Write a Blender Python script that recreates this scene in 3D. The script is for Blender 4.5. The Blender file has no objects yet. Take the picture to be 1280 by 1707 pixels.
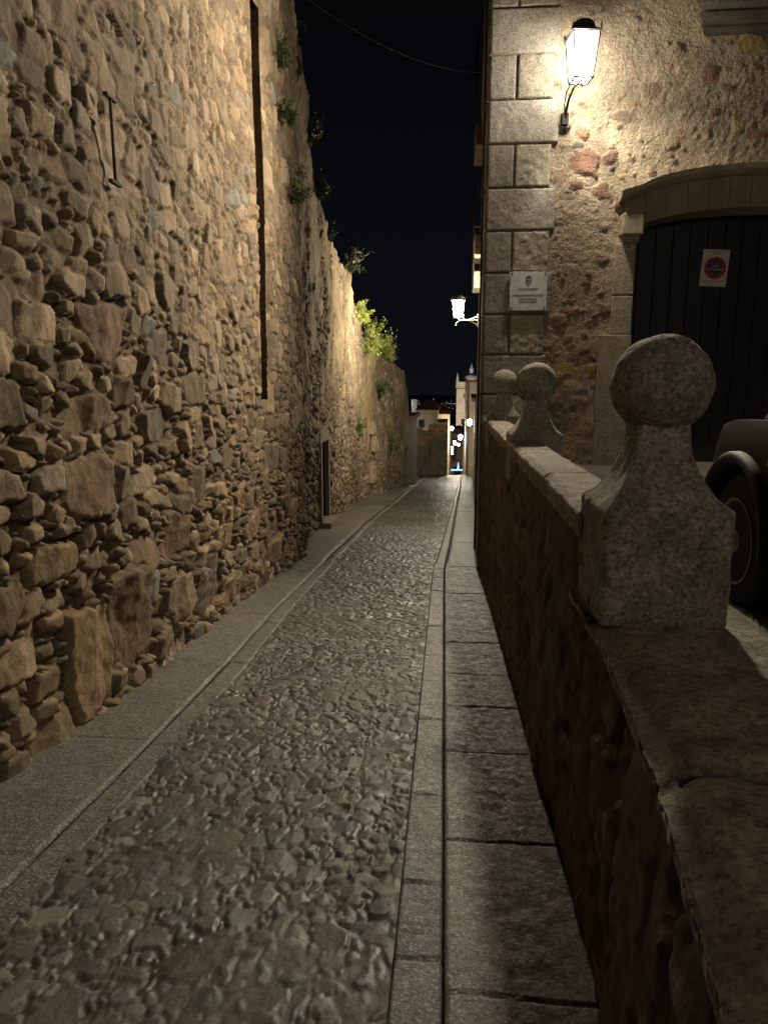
import bpy, math, random
import numpy as np
from mathutils import Vector, Matrix
S = bpy.context.scene
C = S.collection
R_ = math.radians

# ---------------------------------------------------------------- camera
cam_d = bpy.data.cameras.new('camera'); cam = bpy.data.objects.new('camera', cam_d); C.objects.link(cam)
cam.location = (0, 0, 1.55)
cam.rotation_euler = (R_(90 - 10.39), 0, R_(5.0))
cam_d.sensor_fit = 'VERTICAL'; cam_d.sensor_height = 36; cam_d.lens = 36 * 1180 / 1707
cam_d.clip_start = 0.05; cam_d.clip_end = 5000
S.camera = cam
# ---------------------------------------------------------------- world: night sky, faint town glow low down
W = bpy.data.worlds.new('World'); S.world = W; W.use_nodes = True
nt = W.node_tree; nt.nodes.clear()
wo = nt.nodes.new('ShaderNodeOutputWorld'); bg = nt.nodes.new('ShaderNodeBackground')
tc = nt.nodes.new('ShaderNodeTexCoord'); sx = nt.nodes.new('ShaderNodeSeparateXYZ'); rp = nt.nodes.new('ShaderNodeValToRGB')
rp.color_ramp.elements[0].position = 0.0; rp.color_ramp.elements[0].color = (0.0042, 0.0048, 0.0070, 1)
rp.color_ramp.elements[1].position = 0.55; rp.color_ramp.elements[1].color = (0.0013, 0.0013, 0.0018, 1)
nt.links.new(tc.outputs['Generated'], sx.inputs[0]); nt.links.new(sx.outputs['Z'], rp.inputs[0])
nt.links.new(rp.outputs[0], bg.inputs[0]); bg.inputs[1].default_value = 0.9
nt.links.new(bg.outputs[0], wo.inputs[0])
S.view_settings.view_transform = 'Standard'; S.view_settings.look = 'None'
S.view_settings.exposure = 0.0; S.view_settings.gamma = 1.0
S.render.engine = 'CYCLES'
S.cycles.use_denoising = True
S.cycles.max_bounces = 6; S.cycles.diffuse_bounces = 4
S.cycles.sample_clamp_indirect = 3.0
WARM = (1.0, 0.87, 0.66)
# street lamp standing out of frame behind the viewer, lighting the near stones
def point(name, loc, watt, rad=0.12, col=WARM):
    l = bpy.data.lights.new(name, 'POINT'); l.energy = watt; l.shadow_soft_size = rad; l.color = col
    o = bpy.data.objects.new(name, l); C.objects.link(o); o.location = loc
    return o
point('street_light', (3.4, -6.0, 5.4), 400, .9)

def spot(name, loc, aim, watt, ang, blend=.6, rad=.08, col=WARM):
    l = bpy.data.lights.new(name, 'SPOT'); l.energy = watt; l.spot_size = R_(ang); l.spot_blend = blend; l.shadow_soft_size = rad; l.color = col
    o = bpy.data.objects.new(name, l); C.objects.link(o); o.location = loc; o.rotation_euler = Vector(aim).to_track_quat('-Z', 'Y').to_euler(); return o

# ---------------------------------------------------------------- numpy noise and mesh helpers
def rng(s): return np.random.RandomState(s)
def vnoise(x, y, seed=0):
    x = np.asarray(x, float); y = np.asarray(y, float)
    T = rng(seed).rand(256, 256)
    xi = np.floor(x).astype(int); yi = np.floor(y).astype(int)
    fx = x - xi; fy = y - yi; fx = fx * fx * (3 - 2 * fx); fy = fy * fy * (3 - 2 * fy)
    a = T[yi % 256, xi % 256]; b = T[yi % 256, (xi + 1) % 256]
    c = T[(yi + 1) % 256, xi % 256]; d = T[(yi + 1) % 256, (xi + 1) % 256]
    return (a * (1 - fx) + b * fx) * (1 - fy) + (c * (1 - fx) + d * fx) * fy
def fbm(x, y, seed=0, oct=4):
    r = 0; a = 0.5; t = 0
    for k in range(oct):
        r = r + a * vnoise(x * 2 ** k + 17 * k, y * 2 ** k + 5 * k, seed + k); t += a; a *= 0.5
    return r / t
def sstep(a, b, x):
    t = np.clip((x - a) / (b - a), 0, 1); return t * t * (3 - 2 * t)

def link(name, me, m, parent=None):
    o = bpy.data.objects.new(name, me); C.objects.link(o)
    if m is not None: me.materials.append(m)
    if parent is not None: o.parent = parent
    return o
def arrays_to_mesh(name, V, F, col=None, smooth=True):
    me = bpy.data.meshes.new(name); F = np.asarray(F); nf, k = F.shape
    me.vertices.add(len(V)); me.vertices.foreach_set('co', np.ascontiguousarray(V, dtype=np.float32).ravel())
    me.loops.add(nf * k); me.loops.foreach_set('vertex_index', F.ravel().astype(np.int32))
    me.polygons.add(nf); me.polygons.foreach_set('loop_start', (np.arange(nf) * k).astype(np.int32))
    me.polygons.foreach_set('loop_total', np.full(nf, k, dtype=np.int32))
    if smooth: me.polygons.foreach_set('use_smooth', np.ones(nf, dtype=bool))
    if col is not None:
        a = me.color_attributes.new('Col', 'FLOAT_COLOR', 'POINT')
        c4 = np.ones((len(V), 4), dtype=np.float32); c4[:, :3] = col; a.data.foreach_set('color', c4.ravel())
    me.update(calc_edges=True); me.validate()
    return me
def grid(name, P, m, col=None, parent=None, keep=None, smooth=True, flip=False):
    ny, nx, _ = P.shape
    i = np.arange(ny * nx).reshape(ny, nx)
    q = np.stack([i[:-1, :-1], i[:-1, 1:], i[1:, 1:], i[1:, :-1]], -1)
    if flip: q = q[..., ::-1]
    q = q.reshape(-1, 4)
    if keep is not None:
        k = keep[:-1, :-1] & keep[:-1, 1:] & keep[1:, 1:] & keep[1:, :-1]; q = q[k.ravel()]
        used = np.zeros(ny * nx, bool); used[q.ravel()] = True
        mp = np.cumsum(used) - 1
        V = P.reshape(-1, 3)[used]; q = mp[q]
        c = col.reshape(-1, 3)[used] if col is not None else None
    else:
        V = P.reshape(-1, 3); c = col.reshape(-1, 3) if col is not None else None
    return link(name, arrays_to_mesh(name, V, q, c, smooth), m, parent)

class MB:
    def __init__(s): s.v = []; s.f = []
    def add(s, vs, fs):
        n = len(s.v); s.v += [tuple(v) for v in vs]; s.f += [tuple(i + n for i in f) for f in fs]; return s
    def box(s, c, d, rz=0.0, M=None):
        vs = []
        for x in (-.5, .5):
            for y in (-.5, .5):
                for z in (-.5, .5):
                    p = Vector((x * d[0], y * d[1], z * d[2])); p.rotate(Matrix.Rotation(rz, 3, 'Z')); vs.append(p + Vector(c))
        return s.add(vs, [(0, 1, 3, 2), (4, 6, 7, 5), (0, 4, 5, 1), (2, 3, 7, 6), (0, 2, 6, 4), (1, 5, 7, 3)])
    def tube(s, pts, r, n=8, cap=True):
        pts = [Vector(p) for p in pts]; rs = r if isinstance(r, (list, tuple)) else [r] * len(pts)
        vs = []; up = Vector((0.31, 0.17, 0.93)).normalized()
        for i, p in enumerate(pts):
            t = (pts[min(i + 1, len(pts) - 1)] - pts[max(i - 1, 0)]).normalized()
            a = t.cross(up)
            if a.length < 1e-3: a = t.cross(Vector((1, 0, 0)))
            a.normalize(); b = t.cross(a)
            for k in range(n):
                an = 2 * math.pi * k / n; vs.append(p + (a * math.cos(an) + b * math.sin(an)) * rs[i])
        fs = [(i * n + k, i * n + (k + 1) % n, (i + 1) * n + (k + 1) % n, (i + 1) * n + k) for i in range(len(pts) - 1) for k in range(n)]
        if cap: fs += [tuple(range(n))[::-1], tuple((len(pts) - 1) * n + k for k in range(n))]
        return s.add(vs, fs)
    def lathe(s, prof, c=(0, 0, 0), n=24, axis='Z'):
        vs = []
        for (r, h) in prof:
            for k in range(n):
                a = 2 * math.pi * k / n; x, y = r * math.cos(a), r * math.sin(a)
                if axis == 'Z': p = (x, y, h)
                elif axis == 'X': p = (h, x, y)
                else: p = (x, h, y)
                vs.append((p[0] + c[0], p[1] + c[1], p[2] + c[2]))
        fs = [(i * n + k, i * n + (k + 1) % n, (i + 1) * n + (k + 1) % n, (i + 1) * n + k) for i in range(len(prof) - 1) for k in range(n)]
        fs += [tuple(range(n))[::-1], tuple((len(prof) - 1) * n + k for k in range(n))]
        return s.add(vs, fs)
    def prism(s, poly, y0, y1, axis='Y'):
        n = len(poly); mk = {'Y': lambda p, t: (p[0], t, p[1]), 'X': lambda p, t: (t, p[0], p[1]), 'Z': lambda p, t: (p[0], p[1], t)}[axis]
        vs = [mk(p, y0) for p in poly] + [mk(p, y1) for p in poly]
        fs = [tuple(range(n)), tuple(range(n, 2 * n))[::-1]] + [(i, i + n, (i + 1) % n + n, (i + 1) % n) for i in range(n)]
        return s.add(vs, fs)
    def build(s, name, m, parent=None, bevel=0, smooth=False, loc=None, seg=2, sub=0):
        me = bpy.data.meshes.new(name); me.from_pydata(s.v, [], s.f); me.update()
        import bmesh
        b = bmesh.new(); b.from_mesh(me); bmesh.ops.recalc_face_normals(b, faces=b.faces)
        if bevel:
            es = [e for e in b.edges if len(e.link_faces) == 2 and e.calc_face_angle(0) > 0.5]
            bmesh.ops.bevel(b, geom=es, offset=bevel, segments=seg, affect='EDGES', profile=0.5, clamp_overlap=True)
        b.to_mesh(me); b.free()
        if smooth: me.polygons.foreach_set('use_smooth', [True] * len(me.polygons))
        if smooth == 'auto': me.set_sharp_from_angle(angle=0.6)
        o = link(name, me, m, parent)
        if loc: o.location = loc
        return o

def tag(o, label=None, cat=None, group=None, kind=None):
    for k, v in (('label', label), ('category', cat), ('group', group), ('kind', kind)):
        if v: o[k] = v
    return o
def thing(name, label, cat, loc=(0, 0, 0), group=None):
    o = bpy.data.objects.new(name, None); C.objects.link(o); o.location = loc; o.empty_display_size = 0.2
    return tag(o, label, cat, group)

# ---------------------------------------------------------------- materials
def mat(name, base=(.3, .3, .3), attr=False, rough=0.85, n1=(5, .7, 1.2), n2=(60, .8, 1.2), bump=((40, .004), (140, .0015)), speck=None,
        spec=0.3, metal=0.0, rough_n=None, stain=None, coat=0.0, peb=None):
    m = bpy.data.materials.new(name); m.use_nodes = True; t = m.node_tree; N = t.nodes; L = t.links
    P = N['Principled BSDF']
    tcx = N.new('ShaderNodeTexCoord')
    def noise(sc, det=4, ro=.6):
        n = N.new('ShaderNodeTexNoise'); n.inputs['Scale'].default_value = sc; n.inputs['Detail'].default_value = det; n.inputs['Roughness'].default_value = ro
        L.new(tcx.outputs['Object'], n.inputs['Vector']); return n
    def mr(src, a, b, lo=.3, hi=.7):
        r = N.new('ShaderNodeMapRange'); r.inputs['From Min'].default_value = lo; r.inputs['From Max'].default_value = hi
        r.inputs['To Min'].default_value = a; r.inputs['To Max'].default_value = b; L.new(src, r.inputs['Value']); return r.outputs[0]
    if attr:
        c = N.new('ShaderNodeAttribute'); c.attribute_name = 'Col'; col = c.outputs['Color']
    else:
        c = N.new('ShaderNodeRGB'); c.outputs[0].default_value = (*base, 1); col = c.outputs[0]
    def mul(col, fac):
        v = N.new('ShaderNodeVectorMath'); v.operation = 'SCALE'; L.new(col, v.inputs[0]); L.new(fac, v.inputs['Scale']); return v.outputs[0]
    if n1: col = mul(col, mr(noise(n1[0], 5).outputs['Fac'], n1[1], n1[2]))
    if n2: col = mul(col, mr(noise(n2[0], 3, .7).outputs['Fac'], n2[1], n2[2]))
    def mix(col, fac, c2):
        x = N.new('ShaderNodeMix'); x.data_type = 'RGBA'; L.new(fac, x.inputs['Factor']); L.new(col, x.inputs['A']); x.inputs['B'].default_value = (*c2, 1); return x.outputs['Result']
    if stain:
        for (sc, lo, hi, c2, am) in stain:
            col = mix(col, mr(noise(sc, 6, .65).outputs['Fac'], 0, am, lo, hi), c2)
    if speck:
        for (sc, lo, hi, c2, am) in speck:
            v = N.new('ShaderNodeTexVoronoi'); v.inputs['Scale'].default_value = sc; L.new(tcx.outputs['Object'], v.inputs['Vector'])
            s_ = N.new('ShaderNodeSeparateColor'); L.new(v.outputs['Color'], s_.inputs[0])
            col = mix(col, mr(s_.outputs[0], 0, am, lo, hi), c2)
    pv = None
    if peb:
        pv = N.new('ShaderNodeTexVoronoi'); pv.feature = 'SMOOTH_F1'; pv.inputs['Scale'].default_value = peb[0]; pv.inputs['Smoothness'].default_value = .3
        wn_ = noise(8, 3); ad = N.new('ShaderNodeVectorMath'); ad.operation = 'MULTIPLY_ADD'; ad.inputs[1].default_value = (.03, .03, .03); L.new(wn_.outputs['Color'], ad.inputs[0]); L.new(tcx.outputs['Object'], ad.inputs[2]); L.new(ad.outputs[0], pv.inputs['Vector'])
        col = mul(col, mr(pv.outputs['Distance'], 1.1, .80, .25, .75))
    L.new(col, P.inputs['Base Color'])
    P.inputs['Roughness'].default_value = rough
    if rough_n: L.new(mr(noise(rough_n[0], 3).outputs['Fac'], rough_n[1], rough_n[2]), P.inputs['Roughness'])
    P.inputs['Specular IOR Level'].default_value = spec; P.inputs['Metallic'].default_value = metal
    P.inputs['Coat Weight'].default_value = coat
    prev = None
    if pv:
        b = N.new('ShaderNodeBump'); b.inputs['Distance'].default_value = peb[1]; b.invert = True; L.new(pv.outputs['Distance'], b.inputs['Height']); prev = b.outputs[0]
    for (sc, d) in bump or ():
        b = N.new('ShaderNodeBump'); b.inputs['Distance'].default_value = d; b.inputs['Strength'].default_value = 1.0
        L.new(noise(sc, 4, .6).outputs['Fac'], b.inputs['Height'])
        if prev: L.new(prev, b.inputs['Normal'])
        prev = b.outputs[0]
    if prev: L.new(prev, P.inputs['Normal'])
    return m
def glowglass(name, col, st, tr=.85):
    m = bpy.data.materials.new(name); m.use_nodes = True; t = m.node_tree; t.nodes.clear()
    o = t.nodes.new('ShaderNodeOutputMaterial'); a = t.nodes.new('ShaderNodeAddShader'); e = t.nodes.new('ShaderNodeEmission'); b = t.nodes.new('ShaderNodeBsdfTransparent')
    e.inputs[0].default_value = (*col, 1); e.inputs[1].default_value = st; b.inputs[0].default_value = (tr, tr, tr, 1)
    t.links.new(e.outputs[0], a.inputs[0]); t.links.new(b.outputs[0], a.inputs[1]); t.links.new(a.outputs[0], o.inputs[0]); return m
def emis(name, col, st):
    m = bpy.data.materials.new(name); m.use_nodes = True; N = m.node_tree.nodes; P = N['Principled BSDF']
    P.inputs['Base Color'].default_value = (.8, .8, .8, 1)
    P.inputs['Emission Color'].default_value = (*col, 1); P.inputs['Emission Strength'].default_value = st
    return m
M = {}
M['rubble'] = mat('rubble_stone', attr=True, n1=(7, .72, 1.22), n2=(70, .75, 1.2), bump=((14, .008), (60, .004), (200, .0018)), stain=[(1.3, .5, .75, (.09, .07, .045), .45)])
M['far_rubble'] = mat('old_masonry', attr=True, n1=(2, .7, 1.25), n2=(18, .7, 1.25), bump=((6, .05), (25, .02)), stain=[(.8, .5, .7, (.10, .085, .05), .5)])
M['plaster'] = mat('lime_plaster', attr=True, n1=(3, .75, 1.15), n2=(45, .68, 1.2), peb=(34, .008), bump=((14, .006), (48, .010), (150, .003)), stain=[(1.1, .52, .72, (.16, .13, .10), .55), (9, .58, .72, (.13, .10, .08), .5)])
M['cobble'] = mat('cobblestone', attr=True, rough=.5, rough_n=(12, .30, .75), spec=.4, n1=(6, .75, 1.2), n2=(50, .75, 1.25), bump=((22, .002), (90, .0018)))
M['granite_pave'] = mat('granite_paving', attr=True, rough=.5, rough_n=(30, .3, .8), spec=.5, n1=(3, .75, 1.15), n2=(90, .7, 1.25), bump=((22, .006), (75, .005), (220, .002)),
                        speck=[(130, .75, .85, (.42, .41, .38), .5), (170, .8, .9, (.05, .045, .04), .6)])
M['granite'] = mat('granite_block', attr=True, n1=(5, .75, 1.2), n2=(60, .65, 1.3), bump=((30, .008), (90, .005), (220, .002)),
                   speck=[(80, .78, .86, (.42, .38, .30), .5), (110, .72, .85, (.05, .04, .03), .6)])
M['granite_old'] = mat('weathered_granite', base=(.30, .28, .24), n1=(9, .6, 1.3), n2=(60, .35, 1.6), bump=((30, .008), (85, .006), (200, .002)),
                       speck=[(120, .74, .84, (.32, .29, .20), .45), (100, .74, .84, (.07, .055, .04), .5), (240, .997, .999, (.7, .7, .66), .8)],
                       stain=[(5, .5, .68, (.13, .125, .08), .45), (2.2, .52, .66, (.16, .14, .10), .4)])
M['coping'] = mat('worn_coping_stone', attr=True, n1=(5, .65, 1.25), n2=(40, .6, 1.3), bump=((12, .01), (50, .006), (150, .002)),
                  speck=[(90, .8, .9, (.30, .27, .2), .4), (100, .74, .85, (.05, .04, .03), .5)], stain=[(4, .5, .65, (.10, .082, .058), .5)])
M['iron'] = mat('black_iron', base=(.02, .02, .02), rough=.45, n1=None, n2=None, bump=((60, .001),), spec=.5, metal=.3)
M['rust'] = mat('dark_rusty_iron', base=(.05, .032, .022), rough=.7, n1=(9, .6, 1.4), n2=None, bump=((60, .002),))
M['cap'] = mat('lantern_cap_paint', base=(.06, .07, .07), rough=.4, n1=None, n2=None, bump=None, spec=.5, metal=.5)
M['door'] = mat('black_door_wood', base=(.007, .0065, .006), rough=.5, n1=(4, .7, 1.3), n2=None, bump=((30, .002),), spec=.4)
M['glow'] = glowglass('lantern_glass_glow', (1.0, .95, .84), 4)
M['glow2'] = glowglass('far_lantern_glow', (1.0, .96, .88), 8)
M['glow3'] = emis('distant_lamp_glow', (1.0, .95, .85), 60)
M['glow4'] = emis('town_light_glow', (1.0, .93, .85), 1.6)
M['leaf'] = mat('leaf', attr=True, rough=.5, n1=None, n2=None, bump=None, spec=.3)
M['marble'] = mat('plaque_marble', base=(.62, .62, .64), rough=.4, n1=(12, .8, 1.1), n2=(60, .9, 1.1), bump=((50, .001),), spec=.5)
M['ink'] = mat('engraved_ink', base=(.06, .06, .07), n1=None, n2=None, bump=None)
M['sign_w'] = mat('sign_white', base=(.62, .62, .60), rough=.4, n1=(8, .85, 1.05), n2=None, bump=None)
M['sign_r'] = mat('sign_red', base=(.42, .03, .03), rough=.4, n1=None, n2=None, bump=None)
M['sign_b'] = mat('sign_dark_blue', base=(.06, .04, .10), rough=.4, n1=None, n2=None, bump=None)
M['sign_g'] = mat('sign_green', base=(.05, .16, .08), rough=.4, n1=None, n2=None, bump=None)
M['pipe'] = mat('pale_pipe', base=(.62, .58, .5), rough=.5, n1=(6, .7, 1.1), n2=None, bump=None)
M['slab_r'] = mat('terrace_paving', attr=True, n1=(2, .75, 1.15), n2=(40, .8, 1.2), bump=((20, .006), (80, .003)))
M['sill'] = mat('sill_stone', base=(.30, .26, .19), n1=(4, .7, 1.2), n2=(40, .8, 1.2), bump=((30, .006), (90, .003)))
M['sill_lit'] = mat('lit_moulding', base=(.42, .38, .30), n1=(4, .7, 1.2), n2=(40, .8, 1.2), bump=((30, .006), (90, .003)))  # lighter than the sill stone, to paint in the hood's lit edge
M['sill_dark'] = mat('dark_moulding', base=(.14, .122, .095), n1=(4, .6, 1.3), n2=(40, .7, 1.2), bump=((20, .008), (90, .003)))  # darker stone colour than the other sills
M['paint'] = mat('car_paint', base=(.022, .027, .025), rough=.55, n1=(3, .85, 1.05), n2=None, bump=None, spec=.2, coat=.0)
M['trim'] = mat('black_plastic', base=(.012, .012, .014), rough=.6, n1=None, n2=None, bump=((200, .0004),), spec=.25)
M['tyre'] = mat('tyre_rubber', base=(.012, .012, .012), rough=.8, n1=None, n2=None, bump=((80, .001),))
M['rim'] = mat('steel_rim', base=(.24, .23, .21), rough=.5, n1=(14, .6, 1.1), n2=None, bump=None, metal=.1)
M['glass'] = mat('dark_glass', base=(.008, .009, .01), rough=.06, n1=None, n2=None, bump=None, spec=.6)
M['lens'] = mat('lamp_lens', base=(.55, .55, .52), rough=.15, n1=None, n2=None, bump=None, spec=.7)
M['tile'] = mat('roof_tile', base=(.17, .09, .06), n1=(3, .7, 1.3), n2=(20, .6, 1.3), bump=((8, .05),))
M['wallpaint'] = mat('far_render', base=(.42, .34, .24), n1=(.8, .65, 1.2), n2=(6, .75, 1.2), bump=((3, .03),))
M['wallpaint2'] = mat('dull_render', base=(.24, .19, .12), n1=(1.5, .6, 1.25), n2=(9, .7, 1.3), bump=((4, .04), (12, .02)))
M['towerstone'] = mat('tower_stone', base=(.48, .40, .31), n1=(.5, .75, 1.15), n2=(3, .75, 1.2), bump=((2, .05),))
M['domezinc'] = mat('dome_render', base=(.45, .47, .50), n1=(.6, .8, 1.1), n2=None, bump=None)
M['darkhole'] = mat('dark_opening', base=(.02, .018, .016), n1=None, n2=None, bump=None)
M['groundm'] = mat('dark_ground', base=(.06, .055, .045), n1=(.3, .6, 1.3), n2=(4, .7, 1.2), bump=((2, .05),))

# ---------------------------------------------------------------- stone packing on a height field
def stones(w, h, res, classes, seed, pw=4.0, warp=.25, dens=None):
    """signed distances of blocky stones packed from big to small; returns S1,S2,ID and the stone table"""
    r = rng(seed); nx = int(w / res) + 1; ny = int(h / res) + 1
    U, V = np.meshgrid(np.arange(nx) * res, np.arange(ny) * res)
    S1 = np.full((ny, nx), 9.0, np.float32); S2 = S1.copy(); ID = np.full((ny, nx), -1, np.int32)
    wu = (fbm(U * 9, V * 9, seed + 50, 3) - .5); wv = (fbm(U * 9, V * 9, seed + 90, 3) - .5)
    wu2 = (fbm(U * 26, V * 26, seed + 51, 2) - .5); wv2 = (fbm(U * 26, V * 26, seed + 91, 2) - .5)
    tab = []
    for (a0, a1, s0, s1, tries, jit, cond) in classes:
        for _ in range(tries):
            u = r.rand() * w; v = r.rand() * h
            if cond is not None and not cond(u, v): continue
            a = a0 + (a1 - a0) * r.rand() ** 1.3; b = a * (s0 + (s1 - s0) * r.rand()); j, i = int(v / res), int(u / res)
            if S1[j, i] < .62 * b: continue
            th = r.randn() * jit; c, s_ = math.cos(th), math.sin(th); R0 = max(a, b) * 1.55
            i0, i1 = max(0, int((u - R0) / res)), min(nx, int((u + R0) / res) + 2); j0, j1 = max(0, int((v - R0) / res)), min(ny, int((v + R0) / res) + 2)
            sl = (slice(j0, j1), slice(i0, i1)); am = warp * min(b, .075)
            du = U[sl] - u + wu[sl] * am * 2.4 + wu2[sl] * am; dv = V[sl] - v + wv[sl] * am * 2.4 + wv2[sl] * am
            x = (du * c + dv * s_); y = (-du * s_ + dv * c)
            # a chamfered, skewed block: every stone gets its own outline
            k1, k2 = r.randn() * .16, r.randn() * .16
            x = x * (1 + k1 * y / b); y = y * (1 + k2 * x / a)
            n_ = (np.abs(x / a) ** pw + np.abs(y / b) ** pw) ** (1 / pw)
            an = r.rand() * 6.283; cut = (x / a * math.cos(an) + y / b * math.sin(an)) / (.78 + .3 * r.rand())
            n_ = np.maximum(n_, cut)
            sd = ((n_ - 1) * b).astype(np.float32)
            k = len(tab); tab.append((u, v, a, b))
            o1 = S1[sl]; o2 = S2[sl]; oi = ID[sl]; lt = sd < o1
            o2n = np.where(lt, o1, np.minimum(o2, sd)); S2[sl] = o2n; ID[sl] = np.where(lt, k, oi); S1[sl] = np.where(lt, sd, o1)
    return U, V, S1, S2, ID, np.array(tab)

PAL_WALL = np.array([(.30, .225, .145), (.26, .20, .135), (.34, .265, .18), (.22, .18, .13), (.29, .22, .15), (.27, .22, .16), (.33, .265, .19), (.21, .17, .125), (.25, .19, .135), (.23, .195, .15)])
def stone_relief(S1, S2, ID, tab, U, V, seed, depth, prot, rad=.02, gap=.006, pal=PAL_WALL, mortar=(.25, .19, .12), tilt=.12, accents=(), fn=1.0):
    r = rng(seed + 7); n = len(tab)
    e = np.minimum((S2 - S1) * .5, gap - S1)
    q = sstep(0, 1, e / rad) ; q = np.sqrt(np.clip(q, 0, 1))
    pr = r.rand(n) ** 1.2 * prot; tu = r.randn(n) * tilt; tv = r.randn(n) * tilt
    idc = np.clip(ID, 0, n - 1)
    t3 = r.randn(n) * tilt
    du = U - tab[idc, 0]; dv = V - tab[idc, 1]; sz = np.minimum(tab[idc, 2], tab[idc, 3])
    face = pr[idc] + np.clip(du * tu[idc] + dv * tv[idc] - np.abs(du * t3[idc]) , -.04, .04) + (fbm(U * 14, V * 14, seed + 3, 4) - .5) * np.clip(sz * .22, .005, .03) * fn
    face += (fbm(U * 45, V * 45, seed + 4, 2) - .5) * .004 * fn
    mor = -depth + (fbm(U * 30, V * 30, seed + 5, 3) - .5) * .02
    H = mor * (1 - q) + face * q
    c = pal[r.randint(0, len(pal), n)] * (0.66 + .64 * r.rand(n))[:, None]
    for (p, ac) in accents:
        sel = r.rand(n) < p; c[sel] = np.array(ac) * (.8 + .4 * r.rand(sel.sum()))[:, None]
    cc = c[idc]; m3 = np.array(mortar)[None, None, :] * (0.8 + .4 * fbm(U * 20, V * 20, seed + 8, 2))[..., None]
    Q = sstep(.05, .5, q)[..., None]
    return H, m3 * (1 - Q) + cc * Q

def zs(Y):   # street level
    Y = np.asarray(Y, float); return np.where(Y < 62, -.104 * Y, -6.448 - .118 * (Y - 62))
def interp(x, pts): p = np.array(pts, float); return np.interp(x, p[:, 0], p[:, 1])

# ================================================================ LEFT TOWN WALL, near stretch
XL = [(-3, -1.95), (2.8, -1.99), (4, -2.0), (5.1, -2.06), (6.8, -2.13), (8.5, -2.14), (10.4, -2.12)]
Y0, Y1, ZB = 0.6, 10.6, -1.35
w, h, res = Y1 - Y0, 8.2, .0145
def bottom(u, v): return v + ZB - float(zs(u + Y0)) < .75 and u < 6.3
def mid(u, v): return v + ZB < 2.6 - .15 * u
cl = [(.16, .30, .8, 1.35, 120, .06, lambda u, v: v + ZB - float(zs(u + Y0)) < .62 and v + ZB - float(zs(u + Y0)) > .1 and u < 6.2),
      (.14, .26, .42, .75, 420, .12, mid), (.12, .24, .45, .8, 130, .16, lambda u, v: not mid(u, v)),
      (.09, .155, .42, .8, 2600, .14, None), (.05, .10, .45, .85, 9000, .18, None), (.028, .055, .45, .9, 12000, .3, None), (.016, .03, .5, .9, 12000, .4, None)]
U, V, S1, S2, ID, tab = stones(w, h, res, cl, 11, pw=8, warp=.34)
Yg, Zg = U + Y0, V + ZB
H, col = stone_relief(S1, S2, ID, tab, U, V, 11, .042, .040, rad=.014, gap=.004, mortar=(.19, .145, .095), tilt=.16, accents=[(.035, (.215, .215, .20)), (.05, (.38, .31, .21)), (.02, (.25, .18, .125))])
lowc = sstep(2.6, .6, V + ZB + .2 * (Yg - 3)); H = H * (.76 + .28 * lowc); col = col * np.array((.98, .92, .84))
# mortar is smeared flush over the upper courses
up = sstep(1.2, 3.2, Zg + .22 * (Yg - 3) - 0.2 + (fbm(U * .9, V * .9, 77, 3) - .5) * 1.6)
sm = fbm(U * 5, V * 5, 31, 4)
pl_lev = -.017 + (sm - .5) * .04 + (fbm(U * 40, V * 40, 35, 3) - .5) * .022
mask = up * sstep(.36, .62, sm + .02)
Hs = H * (1 - .35 * up)
Hn = np.where(Hs < pl_lev, Hs * (1 - mask) + pl_lev * mask, Hs)
pc = np.array((.235, .18, .115))[None, None] * (.8 + .4 * fbm(U * 9, V * 9, 33, 3))[..., None]
k = (sstep(0, .012, pl_lev - Hs) * mask)[..., None]
col = col * (1 - k * .9) + pc * k * .9
H = Hn + (fbm(U * .8, V * .8, 5, 3) - .5) * .16
# the long vertical chase, cut square into the masonry
gy0, gy1 = 8.21, 8.53
ins = (Yg > gy0) & (Yg < gy1 - .06 * sstep(4.2, 1.4, Zg)) & (Zg > 1.35) & (Zg < 5.6)
nr = (1 - sstep(.02, .10, np.minimum(np.abs(Yg - gy0), np.abs(Yg - gy1)))) * sstep(1.2, 1.5, Zg); H = H * (1 - .85 * nr)
H = H + .03 * sstep(8.5, 8.6, Yg) * sstep(1.2, 2.0, Zg)
top = interp(Yg, [(0, 6.5), (9, 6.6), (10.2, 6.45), (10.6, 6.3)]) + (fbm(Yg * 1.6, Yg * 0, 61, 3) - .5) * .4
over = np.clip(Zg - top, 0, None)
P = np.stack([interp(Yg, XL) + H - over * .9, Yg, Zg - over], -1)
# end return of the near stretch
er = sstep(10.42, 10.6, Yg); P[..., 0] -= .5 * er; P[..., 1] -= (Yg - 10.42) * .9 * (Yg > 10.42)
nw = thing('town_wall', 'tall brown rubble town wall nearest on the left with a long vertical chase', 'wall', (-2.0, 5, -.5))
def parent_keep(o, p): o.parent = p; o.matrix_parent_inverse = Matrix.Translation(-p.location); return o
nm = parent_keep(grid('masonry', P, M['rubble'], col, keep=(Zg > zs(Yg) - .25) & ~ins), nw)
zi = [k for k in range(P.shape[0]) if ins[k].any()]; zi = [zi[0] - 1] + zi + [zi[-1] + 1]; last_row = np.where(ins[zi[1]])[0]
far, near = [], []
for k in zi:
    row = np.where(ins[k])[0]
    if len(row) == 0: row = last_row
    last_row = row; a, b = P[k, row[0] - 1], P[k, row[-1] + 1]; bk = min(a[0], b[0]) - .02
    far.append([b, [-2.30, b[1], b[2]], [-2.42, b[1] - .002, b[2]]]); near.append([[-2.42, a[1] + .002, a[2]], [-2.30, a[1], a[2]], a])
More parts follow.
